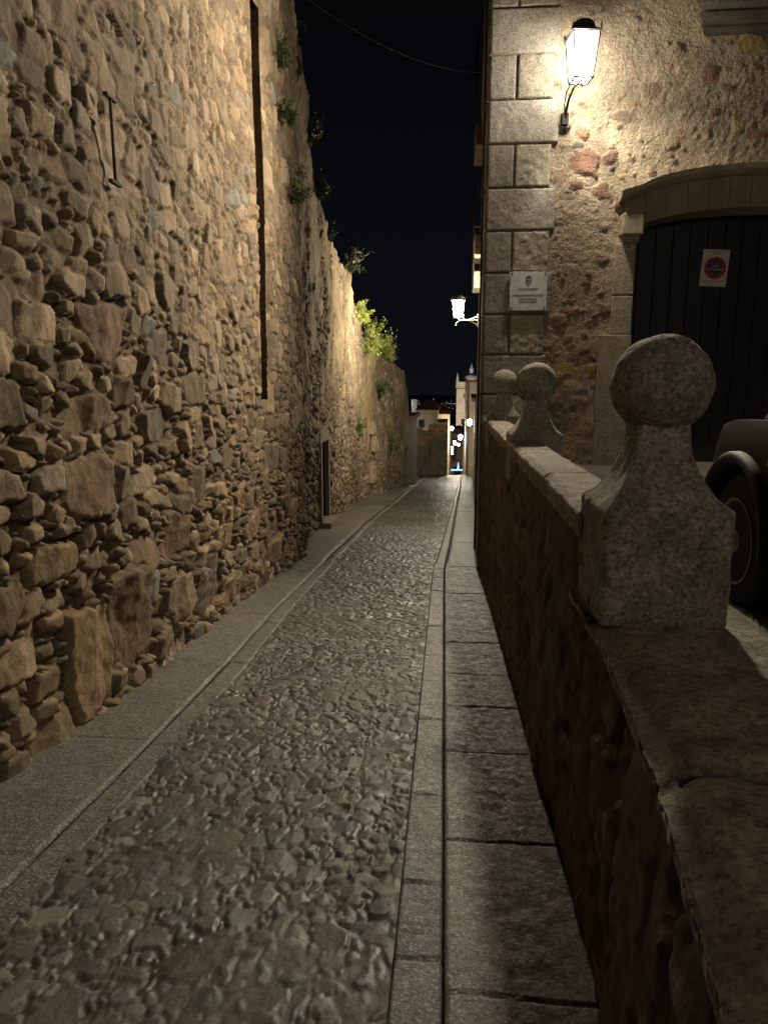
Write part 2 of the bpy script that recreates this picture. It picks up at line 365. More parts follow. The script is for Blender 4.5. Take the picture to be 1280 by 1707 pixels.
for part in (far, near, [[f[2], n_[0]] for f, n_ in zip(far, near)]):
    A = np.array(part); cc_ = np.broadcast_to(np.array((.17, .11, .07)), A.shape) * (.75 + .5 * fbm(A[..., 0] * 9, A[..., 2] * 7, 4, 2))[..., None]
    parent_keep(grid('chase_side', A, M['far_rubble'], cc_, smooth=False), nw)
core = MB().prism([(Y0, ZB), (10.35, ZB), (10.35, 6.2), (Y0, 6.2)], -3.3, -2.62, 'X').build('core', M['far_rubble']); 
me = core.data; a = me.color_attributes.new('Col', 'FLOAT_COLOR', 'POINT'); a.data.foreach_set('color', np.tile((.24, .19, .12, 1), len(me.vertices)).astype(np.float32))
parent_keep(core, nw)

# ================================================================ LEFT TOWN WALL, middle stretch with the small door
XM = [(10.3, -2.42), (11.5, -2.42), (13, -2.5), (14.8, -2.62), (18.2, -2.82), (25.9, -3.07)]
Y0, Y1, ZB = 10.3, 26.0, -3.0; res = .03
cl = [(.10, .20, .45, .8, 2500, .15, None), (.06, .11, .45, .8, 9000, .2, None), (.035, .06, .5, .9, 12000, .3, None)]
U, V, S1, S2, ID, tab = stones(Y1 - Y0, 9.8, res, cl, 23, warp=.5)
Yg, Zg = U + Y0, V + ZB
H, col = stone_relief(S1, S2, ID, tab, U, V, 23, .045, .05, rad=.03, gap=.012, mortar=(.20, .155, .10))
sm = fbm(U * 1.1, V * .7, 71, 4); up = sstep(-.5, 2.5, Zg) * sstep(.35, .55, sm); lev = .03 + (sm - .5) * .08
k = sstep(0, .03, lev - H) * up; H = H * (1 - k) + lev * k
pc = np.array((.36, .285, .17))[None, None] * (.75 + .5 * fbm(U * 6, V * 2.5, 73, 3))[..., None]
col = col * (1 - k[..., None]) + pc * k[..., None]
H = H + (fbm(U * .5, V * .5, 75, 4) - .5) * .35 + (fbm(U * 2.2, V * 1.4, 76, 3) - .5) * .10
dY0, dY1, dz1 = 14.62, 15.45, .32
frame = (Yg > dY0 - .22) & (Yg < dY1 + .2) & (Zg < dz1 + .25)
H = np.where(frame, np.clip(H, -.02, .02), H)
top = interp(Yg, [(10.3, 6.9), (11.2, 6.75), (13, 6.1), (15, 5.45), (16.3, 4.95), (21, 4.65), (24, 3.9), (26, 3.1)]) + (fbm(Yg * 1.3, Yg * 0, 62, 4) - .5) * .5
over = np.clip(Zg - top, 0, None)
P = np.stack([interp(Yg, XM) + H - over * .9 - .25 * np.clip((Zg - 1) / 4, 0, 1) * 0, Yg, Zg - over], -1)
hole = (Yg > dY0) & (Yg < dY1) & (Zg < dz1)
mw = thing('town_wall', 'middle stretch of earthy town wall with a narrow dark doorway', 'wall', (-2.7, 18, -1.8))
parent_keep(grid('masonry', P, M['far_rubble'], col, keep=(Zg > zs(Yg) - .3) & (over < 1.2) & ~hole), mw)
xd = -2.62
m_ = MB(); m_.box((xd + .0, dY0 - .06, -.65), (.10, .16, 2.0)); m_.box((xd + .0, dY1 + .06, -.65), (.10, .16, 2.0)); 
m_.prism([(dY0 - .2, dz1 - .02), (dY1 + .2, dz1 - .02), (dY1 + .12, dz1 + .2), ((dY0 + dY1) / 2, dz1 + .32), (dY0 - .12, dz1 + .2)], xd - .42, xd + .045, 'X')
parent_keep(tag(m_.build('door_surround', M['sill'], bevel=.015), 'pale stone door surround'), mw)
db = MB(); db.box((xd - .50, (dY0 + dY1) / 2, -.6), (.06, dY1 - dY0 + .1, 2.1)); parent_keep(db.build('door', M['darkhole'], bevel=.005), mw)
dj = MB(); dj.box((xd - .26, dY1 + .05, -.6), (.44, .09, 2.0)); dj.box((xd - .26, dY0 - .05, -.6), (.44, .09, 2.0)); dj.box((xd - .26, (dY0 + dY1) / 2, dz1 + .06), (.44, dY1 - dY0 + .2, .1)); parent_keep(tag(dj.build('door_reveal', M['darkhole']), 'inner sides of the doorway, coloured dark as shade'), mw)  # doorway shade painted in: door and reveals coloured near-black
parent_keep(MB().box((xd + .02, (dY0 + dY1) / 2, -1.5), (.42, dY1 - dY0 + .15, .22)).build('threshold', M['sill'], bevel=.02), mw)

# ================================================================ LEFT TOWN WALL, far stretch turning into the lane
A3 = [(-3.07, 25.7), (-2.72, 30.5), (-2.15, 35.2), (-1.95, 36.4)]
seg = np.array(A3); dl = np.r_[0, np.cumsum(np.hypot(*np.diff(seg, axis=0).T))]; L3 = dl[-1]; ZB = -4.3; res = .045
cl = [(.12, .22, .45, .8, 1500, .15, None), (.07, .12, .45, .8, 5000, .2, None)]
U, V, S1, S2, ID, tab = stones(L3, 9.2, res, cl, 29, warp=.5)
H, col = stone_relief(S1, S2, ID, tab, U, V, 29, .05, .05, rad=.04, gap=.02, mortar=(.22, .17, .11))
Zg = V + ZB; Xc = np.interp(U, dl, seg[:, 0]); Yc = np.interp(U, dl, seg[:, 1])
sm = fbm(U * .9, V * .35, 81, 4); up = sstep(-3.2, -.5, Zg) * sstep(.3, .5, sm); lev = .03 + (sm - .5) * .12
k = sstep(0, .03, lev - H) * up; H = H * (1 - k) + lev * k
pc = np.array((.37, .285, .16))[None, None] * (.7 + .6 * fbm(U * 5, V * 1.3, 83, 3))[..., None]
gr = sstep(.58, .70, fbm(U * .8, V * .5, 85, 4))[..., None] * .6
col = col * (1 - k[..., None]) + pc * k[..., None]; col = col * (1 - gr) + np.array((.12, .12, .05)) * gr
H = H + (fbm(U * .45, V * .35, 87, 4) - .5) * .55
top = np.interp(Yc, [25, 26, 29.5, 31.5, 33.5, 36.4], [3.35, 3.1, 2.8, 2.7, 2.4, 1.3]) + (fbm(Yc * 1.1, Yc * 0, 63, 4) - .5) * .5
over = np.clip(Zg - top, 0, None)
P = np.stack([Xc + H - over * .9, Yc, Zg - over], -1)
fw = thing('town_wall', 'far stretch of stained town wall bulging towards the lane under bright bushes', 'wall', (-2.6, 31, -3.2))
parent_keep(grid('masonry', P, M['far_rubble'], col, keep=(Zg > zs(Yc) - .3) & (over < 1.2)), fw)
def boxcol(o, c):
    me = o.data
    if 'Col' not in me.color_attributes:
        a = me.color_attributes.new('Col', 'FLOAT_COLOR', 'POINT'); a.data.foreach_set('color', np.tile((*c, 1), len(me.vertices)).astype(np.float32))
    return o
b_ = MB(); b_.box((-2.9, 33.2, 2.2), (.7, .5, 1.3)); parent_keep(boxcol(b_.build('pier', M['far_rubble'], bevel=.04), (.33, .26, .16)), fw)
# niches and a blocked opening in that stretch
nb = MB()
for (y_, z_, dy, dz) in [(27.5, -.25, .55, .35), (28.0, -.9, .5, .5), (27.6, -2.0, .5, .7)]:
    x_ = np.interp(y_, seg[:, 1], seg[:, 0]) + .04; nb.box((x_, y_, z_ + dz / 2 + .06), (.34, dy + .2, .12)); nb.box((x_, y_ - dy / 2 - .04, z_), (.34, .12, dz)); nb.box((x_, y_ + dy / 2 + .04, z_), (.34, .12, dz))
parent_keep(tag(nb.build('blocked_window', M['wallpaint2'], bevel=.02), 'stone frames of blocked little openings'), fw)

# house at the end of the town wall
hs = thing('house', 'low stone house with a tiled eave just past the town wall', 'house', (-1.9, 38, -4))
parent_keep(MB().prism([(-5, 36.45), (-1.93, 36.45), (-1.66, 41.0), (-5, 41)], -4.6, -.35, 'Z').build('wall', M['wallpaint2'], bevel=.02), hs)
parent_keep(MB().prism([(-5, 36.3, ), (-1.7, 36.3), (-1.45, 41.15), (-5, 41.15)], -.345, -.15, 'Z').build('roof', M['tile'], bevel=.04), hs)

# ================================================================ THE LANE: ground, cobbles, paving
gr_ = MB(); gr_.add([(-400, -60, -8.0), (400, -60, -8.0), (400, 62, -9.0), (-400, 62, -9.0)], [(0, 1, 2, 3)])
gr_.add([(-400, 62, -9.0), (400, 62, -9.0), (600, 260, -34), (-600, 260, -34)], [(0, 1, 2, 3)])
gr_.add([(-600, 260, -34), (600, 260, -34), (3000, 4000, -70), (-3000, 4000, -70)], [(0, 1, 2, 3)])
tag(gr_.build('ground', M['groundm']), kind='structure')
def cobL(Y): return interp(Y, [(0, -1.38), (3, -1.40), (5, -1.45), (6.6, -1.53), (10.4, -1.62), (16, -1.7), (36, -1.62), (62, -1.5)])
def kerbR(Y): return interp(Y, [(0, .02), (9.4, .0), (12, .09), (16.7, .22), (22, .36), (36, .75), (62, 1.4)])
def wallR(Y): return interp(Y, [(-1, .30), (.7, .35), (.95, .37), (1.3, .41), (1.8, .44), (9.5, .45), (12, .50), (18.5, .78), (35, 1.40), (48.5, 1.83), (62, 2.2)])
def wallL(Y): return interp(Y, [(-1, -1.9)] + XL[1:] + [(10.45, -2.35), (13, -2.5), (14.8, -2.62), (18.2, -2.82), (25.9, -3.07), (30.5, -2.72), (35.2, -2.15), (39, -1.74), (62, -1.5)])
PAL_COB = np.array([(.17, .155, .13), (.14, .13, .115), (.19, .17, .14), (.12, .112, .10), (.15, .132, .11), (.20, .18, .15), (.13, .13, .125)])
cobs = []
for (ya, yb, res, sd, cl) in [
    (.9, 6.0, .0095, 41, [(.075, .13, .4, .7, 260, .4, None), (.05, .09, .35, .65, 2300, .3, None), (.028, .05, .45, .8, 5000, .5, None), (.014, .022, .6, .9, 3000, .6, None)]),
    (6.0, 16.0, .02, 42, [(.05, .10, .35, .6, 3500, .25, None), (.03, .05, .45, .7, 9000, .4, None)]),
    (16.0, 62.6, .055, 43, [(.08, .14, .5, .7, 6000, .3, None)])]:
    U, V, S1, S2, ID, tab = stones(2.1 if yb < 20 else 3.2, yb - ya, res, cl, sd, pw=2.6, warp=.6)
    H, col = stone_relief(S1, S2, ID, tab, U, V, sd, .007 if ya < 5 else .010, .004, rad=.006 if yb < 20 else .04, fn=.35, gap=.002, pal=PAL_COB, mortar=(.125, .106, .083), tilt=.05, accents=[(.03, (.28, .26, .22)), (.03, (.085, .088, .09)), (.02, (.15, .11, .09))])
    bury = sstep(.50, .70, fbm(U * 2.2, V * 2.2, sd + 20, 4)) * (1 if ya < 5 else .6)
    lev = -.002 + (fbm(U * 30, V * 30, sd + 25, 3) - .5) * .006
    k = (bury * sstep(-.001, .006, lev + .004 - H))
    H = H * (1 - k) + lev * k; col = col * .58; col = col * (1 - k[..., None]) + np.array((.082, .071, .057)) * (.85 + .3 * fbm(U * 12, V * 12, 3, 3))[..., None] * k[..., None]
    # large flat stones line the kerb side
    Yg = V + ya; a_, b_ = cobL(Yg) - .02, kerbR(Yg) - .16 + .005; t_ = U / U.max()
    Xg = a_ + (b_ - a_) * t_
    dish = -.02 * np.sin(np.clip(t_, 0, 1) * np.pi)
    P = np.stack([Xg, Yg, zs(Yg) - .012 + dish + H + (fbm(Xg * 1.5, Yg * 1.5, 44, 2) - .5) * .03], -1); cobs.append((P, col))
st = thing_ = None
for i, (P, col) in enumerate(cobs):
    o = tag(grid('street', P, M['cobble'], col), kind='structure')

def slabfield(X, Y, joints_y, split=None, jw=.006, seed=0, dep=.02, base=(.20, .185, .16), var=.3, roughness=.006, xe=None):
    """rows of stone slabs: returns height and colour; joints along Y at joints_y"""
    j = np.array(joints_y); r = rng(seed); wob = (fbm(X * 6, Y * 6, seed, 2) - .5) * .03
    Yw = Y + wob; idx = np.searchsorted(j, Yw); lo = j[np.clip(idx - 1, 0, len(j) - 1)]; hi = j[np.clip(idx, 0, len(j) - 1)]
    d = np.minimum(np.abs(Yw - lo), np.abs(hi - Yw))
    q = sstep(jw * .4, jw * 2.2, d)
    if xe is not None: q = q * sstep(-.001, .009, xe)
    t = (r.rand(len(j) + 2) - .5)[idx]; lv = (r.rand(len(j) + 2) - .5)[idx] * .008; br = (1 - var / 2 + var * r.rand(len(j) + 2))[idx]
    H = -dep * (1 - q) + lv + t * .01 * (Yw - lo) + (fbm(X * 12, Y * 12, seed + 3, 4) - .5) * roughness * 2
    c = np.array(base)[None, None] * br[..., None] * (.45 + .55 * q)[..., None]
    return H, c
def strip(name, xa, xb, ya, yb, rx, ry, joints, seed, z, **kw):
    nx = max(3, int(rx)); ys = np.arange(ya, yb + ry, ry); T, Yg = np.meshgrid(np.linspace(0, 1, nx), ys)
    Xg = xa(Yg) + (xb(Yg) - xa(Yg)) * T; wd = xb(Yg) - xa(Yg); xe = np.minimum(T, 1 - T) * wd
    H, c = slabfield(Xg, Yg, joints, seed=seed, xe=xe, **kw)
    P = np.stack([Xg, Yg, zs(Yg) + z + H], -1)
    P[:, 0, 2] -= .02; P[:, -1, 2] -= .012
    return tag(grid(name, P, M['granite_pave'], c), kind='structure')
def js(a, b, l0, l1, seed):
    r = rng(seed); o = [a]
    while o[-1] < b: o.append(o[-1] + l0 + (l1 - l0) * r.rand())
    return o
RJ = [.6, 1.75, 2.57, 3.42, 4.10, 4.74, 5.45, 5.62, 6.5, 7.35, 7.75, 8.9, 9.7]; RJ = RJ + js(10.5, 64, .7, 1.2, 3)
KJ = [.4, 1.9, 2.28, 2.95, 3.9, 4.6, 5.25, 6.2, 7.0, 7.9, 8.8] + js(9.5, 64, .7, 1.1, 4)
for (ya, yb, f) in [(.8, 10, 1), (10, 62.5, 3)]:
    strip('pavement', lambda Y: kerbR(Y) + .003, lambda Y: wallR(Y) + .03, ya, yb, 46 / f, .011 * f, RJ, 5, .012, base=(.15, .142, .122), roughness=.007, jw=.0035, dep=.012)
    strip('kerb', lambda Y: kerbR(Y) - .155, lambda Y: kerbR(Y) - .002, ya, yb, 18 / f + 2, .011 * f, KJ, 6, .004, base=(.14, .133, .118), roughness=.006, jw=.004, dep=.012)
    strip('kerb', lambda Y: cobL(Y) - .15, cobL, ya, yb, 14 / f + 2, .014 * f, js(.3, 64, .9, 1.6, 8), 9, -.002, base=(.115, .104, .088), jw=.003, dep=.006, roughness=.005)
    strip('pavement', lambda Y: wallL(Y) - .1, lambda Y: cobL(Y) - .155, ya, yb, 46 / f, .014 * f, js(.75, 64, 1.1, 1.7, 10), 11, .006, base=(.145, .132, .11), jw=.004, dep=.008, roughness=.005)
bed = MB()
ysb = np.linspace(-2, 64, 60)
vs = [(x, y, float(zs(y)) - .09) for y in ysb for x in (-3.6, 3.2)]
bed.add(vs, [(2 * i, 2 * i + 1, 2 * i + 3, 2 * i + 2) for i in range(len(ysb) - 1)])
tag(bed.build('street_bed', M['groundm']), kind='structure')

# ================================================================ PARAPET on the right
def rubble_face(name, x_of, y0, y1, z0, z1, res, seed, parent, m='rubble', amp=.5, dark=1.0, xtop=None):
    cl = [(.09, .18, .45, .8, 260, .15, None), (.05, .1, .45, .8, 1800, .2, None), (.03, .05, .5, .9, 5000, .3, None)]
    U, V, S1, S2, ID, tab = stones(y1 - y0, z1 - z0, res, cl, seed, warp=.5)
    H, col = stone_relief(S1, S2, ID, tab, U, V, seed, .035, .03, rad=.02, gap=.006, mortar=(.19, .145, .095))
    Yg, Zg = U + y0, V + z0; sm = fbm(U * 4, V * 2.2, seed + 1, 4); lev = (sm - .5) * .03 + .0
    k = sstep(0, .015, lev - H) * sstep(.35, .55, sm); H = H * (1 - k) + lev * k
    col = col * (1 - k[..., None]) + np.array((.26, .20, .13)) * k[..., None]
    P = np.stack([x_of(Yg) - H * amp, Yg, Zg], -1)
    return P, col, Yg, Zg
pw_ = thing('parapet_wall', 'dark rubble parapet wall with stone coping along the right of the lane', 'wall', (.5, 5, -.4))
P, col, Yg, Zg = rubble_face('w', lambda Y: interp(Y, [(-1, .23), (.7, .33), (.95, .362), (1.3, .405), (1.8, .452), (2.1, .468), (9.5, .475)]), 0.0, 9.5, -1.2, 1.04, .014, 51, pw_)
topz = np.where(Yg < 2.2, .78, 1.04); ov = np.clip(Zg - topz, 0, None); P[..., 0] += ov * 1.3; P[..., 2] -= ov
col = col * np.array((.44, .43, .42))      # damp stone, darkened further as painted shade where bounced light was too bright
# the top edge of the low stretch crumbles and rounds over
rnd = np.clip((Zg - .62) / .18, 0, 1) * (Yg < 2.02) * (.03 + .05 * fbm(Yg * 3, Yg * 0, 5, 3)); P[..., 0] += rnd ** 1.0
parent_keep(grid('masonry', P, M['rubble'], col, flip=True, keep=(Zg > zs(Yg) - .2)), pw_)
def coping(name, y0, y1, xa, xb, zt, th, joints, seed, res=.012, base=(.26, .235, .19), rough=.008, round_=.02):
    ys = np.arange(y0, y1 + res, res); nx = int((xb(y0 * 1.0) - xa(y0 * 1.0)) / res) + 2
    # cross-section runs up the street face, over the top and down the far face
    t = np.linspace(0, 1, nx); prof = [(0, -th), (0, -th * .5)] + [(float(a), 0) for a in t] + [(1, -th * .5), (1, -th)]
    T = np.array([p[0] for p in prof]); D = np.array([p[1] for p in prof]); TT, Yg = np.meshgrid(T, ys); DD = np.repeat(D[None], len(ys), 0)
    wd = xb(Yg) - xa(Yg); Xg = xa(Yg) + wd * TT
    ed = np.minimum(TT, 1 - TT) * wd; DD = DD - (DD == 0) * round_ * (1 - sstep(0, round_ * 2, ed))
    H, c = slabfield(Xg, Yg, joints, seed=seed, base=base, jw=.008, dep=.02, roughness=rough)
    Xg = Xg + (fbm(Yg * 9, DD * 9, seed, 4) - .5) * .025 * (1 - sstep(0, .06, ed)) + (TT == 0) * (slabfield(Xg, Yg, joints, seed=seed)[0] * -.15)
    P = np.stack([Xg, Yg, zt + DD + np.where(DD > -th * .4, H, 0)], -1)
    return P, c
P, c = coping('c', 2.38, 9.47, lambda Y: Y * 0 + .455, lambda Y: Y * 0 + .70, 1.13, .10, [2.4, 3.35, 4.6, 5.9, 6.9, 7.8, 8.8, 9.8], 3)
parent_keep(grid('coping', P, M['coping'], c), pw_)
xl = lambda Y: interp(Y, [(-1, .24), (.7, .338), (.95, .37), (1.3, .41), (1.8, .45), (2.1, .46)])
P, c = coping('c', -1.5, 2.56, xl, lambda Y: Y * 0 + 1.0, .83, .06, [-1.0, .3, 1.27, 2.8], 8, base=(.29, .26, .20), rough=.012, round_=.045)
# a ragged mortar joint crosses the low coping
j_ = 1 - sstep(.0, .035, np.abs(P[..., 1] - 1.30 - .12 * (fbm(P[..., 0] * 5, P[..., 1] * 0, 9, 3) - .5) - .05 * (P[..., 0] - .6)))
P[..., 2] -= j_ * .018 * fbm(P[..., 0] * 30, P[..., 1] * 30, 13, 2); c = c * (1 - .55 * j_[..., None])
parent_keep(tag(grid('coping', P, M['coping'], c), 'broad worn coping of the lower stretch'), pw_)
cr = MB(); cr.box((.76, 0.25, .30), (.44, 4.5, .98)); cr.box((.59, 6.02, .60), (.20, 6.92, .84))
parent_keep(boxcol(cr.build('core', M['rubble'], bevel=.01), (.24, .19, .13)), pw_)

# stone ball finials on square pedestals (all three alike, each a thing)
def finial_parts(root, zb):
    n = 40; prof = []
    hw = [(0.0, .185)]
    zt = 1.18 - zb
    lev = [(0, .183), (.012, .187), (zt - .012, .187), (zt, .182), (zt + .03, .150), (zt + .07, .122), (zt + .115, .100), (zt + .16, .087), (zt + .215, .080), (zt + .245, .080)]
    vs = []; ring = 32
    def sq(a, r, e):
        c, s_ = math.cos(a), math.sin(a); k = (abs(c) ** e + abs(s_) ** e) ** (-1 / e); return (c * k * r, s_ * k * r)
    dense = []
    for (z0, r0), (z1, r1) in zip(lev[:-1], lev[1:]):
        m = max(1, int((z1 - z0) / .03))
        for q in range(m): dense.append((z0 + (z1 - z0) * q / m, r0 + (r1 - r0) * q / m))
    dense.append(lev[-1]); ring = 72; R0 = rng(5)
    for (z, r) in dense:
        for k_ in range(ring):
            a = 2 * math.pi * (k_ + .5) / ring; x, y = sq(a, r, 26 if z < zt + .12 else 12)
            nn = (float(vnoise(x * 30 + 7, y * 30 + z * 40, 4)) - .5) * .009
            vs.append((x * (1 + nn / r), y * (1 + nn / r), z))
    fs = [(i * ring + k_, i * ring + (k_ + 1) % ring, (i + 1) * ring + (k_ + 1) % ring, (i + 1) * ring + k_) for i in range(len(dense) - 1) for k_ in range(ring)]
    fs += [tuple(range(ring))[::-1], tuple((len(dense) - 1) * ring + k_ for k_ in range(ring))]
    b = MB().add(vs, fs).build('pedestal', M['granite_old'], root, smooth='auto')
    th = np.linspace(0, np.pi, 33); vs = []; 
    for t in th:
        for k_ in range(48):
            a = 2 * math.pi * k_ / 48; d = np.array((math.sin(t) * math.cos(a), math.sin(t) * math.sin(a), math.cos(t)))
            r = .150 + (float(fbm(d[0] * 3 + 9, d[1] * 3 + d[2] * 4 + 9, 8, 3)) - .5) * .014
            vs.append(d * r + np.array((0, 0, zt + .245 + .118)))
    fs = [(i * 48 + k_, i * 48 + (k_ + 1) % 48, (i + 1) * 48 + (k_ + 1) % 48, (i + 1) * 48 + k_) for i in range(32) for k_ in range(48)]
    MB().add(vs, fs).build('ball', M['granite_old'], root, smooth=True)
G = 'stone ball finials on the parapet'
fb = thing('ball_finial', 'nearest and largest stone ball finial on its square granite pedestal', 'finial', (.65, 2.26, .83), G)
finial_parts(fb, .83)
for (y, lab, rz) in [(5.37, 'middle stone ball finial, standing halfway along the parapet coping', 1.57), (8.26, 'farthest and smallest stone ball finial, next to the house corner', 3.14)]:
    t = fb.copy(); C.objects.link(t); t.location = (.65, y, .83); t.rotation_euler = (0, 0, rz); t['label'] = lab
    for ch in list(fb.children): c2 = ch.copy(); C.objects.link(c2); c2.parent = t

# ================================================================ TERRACE
Xg, Yg = np.meshgrid(np.arange(.7, 9, .04), np.arange(-3, 9.6, .04))
jx = np.abs((Xg / .8) % 1 - .5) * .8; jy = np.abs((Yg / .6 + .5 * (np.floor(Xg / .8 + .5) % 2)) % 1 - .5) * .6
q = sstep(0, .02, .4 - jx) * sstep(0, .02, .3 - jy)
col = np.array((.20, .18, .15)) * (.5 + .5 * q)[..., None] * (.8 + .4 * fbm(Xg * 1.2, Yg * 1.6, 3, 3))[..., None]
tag(grid('terrace_paving', np.stack([Xg, Yg, .48 - .01 * (1 - q) + (fbm(Xg * 3, Yg * 3, 6, 3) - .5) * .01], -1), M['slab_r'], col), kind='structure')

# ================================================================ HOUSE with the arched door
hb = thing('stone_house', 'tall old stone house with granite corner blocks and an arched door', 'house', (3, 9.6, .48))
FY = 9.5; X0, X1, Z0, Z1 = .45, 8.6, -1.2, 9.2; res = .02
AX, AH, ASP, ARI = 3.74, 1.46, 3.33, .31      # arch centre, half width, spring, rise
def intr(x): t = np.clip((x - AX) / AH, -1, 1); return ASP + ARI * np.sqrt(np.clip(1 - t * t * .92, 0, 1)) 
cl = [(.10, .19, .45, .8, 200, .3, None), (.06, .12, .5, .9, 2600, .4, None), (.025, .05, .5, .9, 6000, .5, None)]
U, V, S1, S2, ID, tab = stones(X1 - X0, Z1 - Z0, res, cl, 61, warp=.5)
PAL_F = np.array([(.34, .27, .18), (.30, .23, .16), (.26, .19, .14), (.30, .16, .11), (.38, .29, .16), (.22, .16, .14), (.20, .18, .17), (.34, .20, .14)])
H, cs = stone_relief(S1, S2, ID, tab, U, V, 61, .03, .02, rad=.03, gap=.01, pal=PAL_F, mortar=(.30, .24, .16), accents=[(.05, (.46, .34, .13)), (.12, (.24, .14, .11))])
Xg, Zg = U + X0, V + Z0
n = len(tab); shown = rng(3).rand(n); low = sstep(3.4, 1.6, Zg) * sstep(2.4, 1.4, Xg)
nois = fbm(U * 1.3, V * 1.3, 63, 4)
prob = .34 + .22 * sstep(4.0, 5.2, Zg) * 0 + .55 * low + .5 * sstep(5.6, 6.3, Zg) * sstep(3.0, 2.2, Xg) * .5 + .35 * np.exp(-((Xg - 2.0) ** 2 + (Zg - 4.6) ** 2) / .6)
vis = (shown[np.clip(ID, 0, n - 1)] < prob) & (ID >= 0)
inside = sstep(0, .014, np.minimum((S2 - S1) * .5, .002 - S1))
vm = vis * inside
rgh = (fbm(U * 9, V * 9, 64, 4) - .5) * .016 + (fbm(U * 26, V * 26, 65, 2) - .5) * .016 * (.35 + 1.2 * sstep(.35, .6, nois)) + (fbm(U * 60, V * 60, 70, 2) - .5) * .010 + (nois - .5) * .05
pc = np.array((.40, .335, .25)) * (.8 + .35 * fbm(U * 4, V * 4, 66, 4))[..., None]
brick = sstep(.4, .6, fbm(U * 2, V * 2, 68, 3))[..., None] * low[..., None]; pc = pc * (1 - .45 * brick) + np.array((.27, .17, .11)) * .45 * brick
H = rgh * (1 - vm) + (H * .45 + .010) * vm; col = pc * (1 - vm[..., None]) + cs * vm[..., None]
H = H - .05 * low * (fbm(U * 5, V * 5, 69, 3))
jamb = (Xg > 1.93) & (Xg < AX - AH + .01) & (Zg < 2.15)
H = np.where(jamb, .0, H)
opening = (np.abs(Xg - AX) < AH) & (Zg < intr(Xg)) & (Zg > .3)
win = (Xg > 3.12) & (Xg < 4.35) & (Zg > 5.98) & (Zg < 7.5)
P = np.stack([Xg, FY - H, Zg], -1)
parent_keep(grid('facade', P, M['plaster'], col, keep=~(opening | win)), hb)
# granite corner blocks
hh = .505; z = 5.94 - hh * 14; k_ = 0; V_ = []; F_ = []; Cc = []
r = rng(17)
qs = []
while z < 8.9:
    xr = .45 + (.86 if k_ % 2 else .80) - (.02 * r.rand()) - max(0, (2.4 - z)) * .03
    sp = .50 if k_ % 2 == 0 else None
    if k_ % 2 == 0: qs += [(.45, .45 + .33, z, z + hh, 0), (.45 + .336, xr, z, z + hh, 1)]
    else: qs += [(.45, xr, z, z + hh, 0)] if (k_ // 2) % 2 == 0 or z > 3.2 else [(.45, .92, z, z + hh, 0), (.926, xr, z, z + hh, 0)]
    z += hh; k_ += 1
for (xa, xb, za, zb, tp) in qs:
    if zb < -1.2: continue
    nx, nz = max(4, int((xb - xa) / .015)), int((zb - za) / .015)
    T1, T2 = np.meshgrid(np.linspace(0, 1, nx), np.linspace(0, 1, nz)); X_ = xa + .003 + (xb - xa - .006) * T1; Z_ = za + .003 + (zb - za - .006) * T2
    e = np.minimum(np.minimum(X_ - xa, xb - X_), np.minimum(Z_ - za, zb - Z_)); rr = .022
    d = .035 * sstep(-.002, rr, e) + (fbm(X_ * 16, Z_ * 16, int(za * 9) % 50 + 5, 3) - .5) * (.016 + .014 * tp)
    P = np.stack([X_, FY - .006 - d, Z_], -1); base = np.array((.30, .28, .25)) if tp == 0 else np.array((.37, .335, .27))
    c = np.broadcast_to(base * (.8 + .4 * r.rand()), P.shape) * (.45 + .55 * sstep(0, .012, e))[..., None]
    o = len(V_) and sum(len(v) for v in V_); o = o or 0
    i = np.arange(nx * nz).reshape(nz, nx) + o
    V_.append(P.reshape(-1, 3)); Cc.append(c.reshape(-1, 3)); F_.append(np.stack([i[:-1, :-1], i[:-1, 1:], i[1:, 1:], i[1:, :-1]], -1).reshape(-1, 4))
    if xa < .46:   # return of the block on the lane side
        ny_ = 24; T1, T2 = np.meshgrid(np.linspace(0, 1, ny_), np.linspace(0, 1, nz)); L = .40 if (int(za / hh) % 2) else .75
        Y_ = FY - .035 + L * T1; Z_ = za + .003 + (zb - za - .006) * T2; e = np.minimum(np.minimum(FY + L - Y_, Z_ - za), zb - Z_)
        P = np.stack([.452 + .03 * (Y_ - FY) - .02 * sstep(0, .02, e) - .0, Y_, Z_], -1); c = np.broadcast_to(base * .9, P.shape) * 1.0
        o = sum(len(v) for v in V_); i = np.arange(ny_ * nz).reshape(nz, ny_) + o
        V_.append(P.reshape(-1, 3)); Cc.append(c.reshape(-1, 3)); F_.append(np.stack([i[:-1, :-1], i[1:, :-1], i[1:, 1:], i[:-1, 1:]], -1).reshape(-1, 4))
parent_keep(link('corner_blocks', arrays_to_mesh('corner_blocks', np.concatenate(V_), np.concatenate(F_), np.concatenate(Cc)), M['granite']), hb)
# lane-side wall of the house
Y0, Y1, res = 9.5, 35.0, .05
cl = [(.10, .2, .45, .8, 2500, .2, None), (.06, .1, .5, .8, 6000, .3, None)]
U, V, S1, S2, ID, tab = stones(Y1 - Y0, 12.4, res, cl, 67, warp=.5)
H, col = stone_relief(S1, S2, ID, tab, U, V, 67, .02, .015, rad=.03, gap=.01, mortar=(.33, .26, .17))
kx = .75; col = col * (1 - kx) + np.array((.42, .33, .21)) * kx
Yg, Zg = U + Y0, V - 3.8
P = np.stack([wallR(Yg) + .03 - H * .5 - (fbm(U * .7, V * .7, 68, 3) - .5) * .03, Yg, Zg], -1)
parent_keep(grid('lane_wall', P, M['plaster'], col, flip=True, keep=Zg > zs(Yg) - .25), hb)
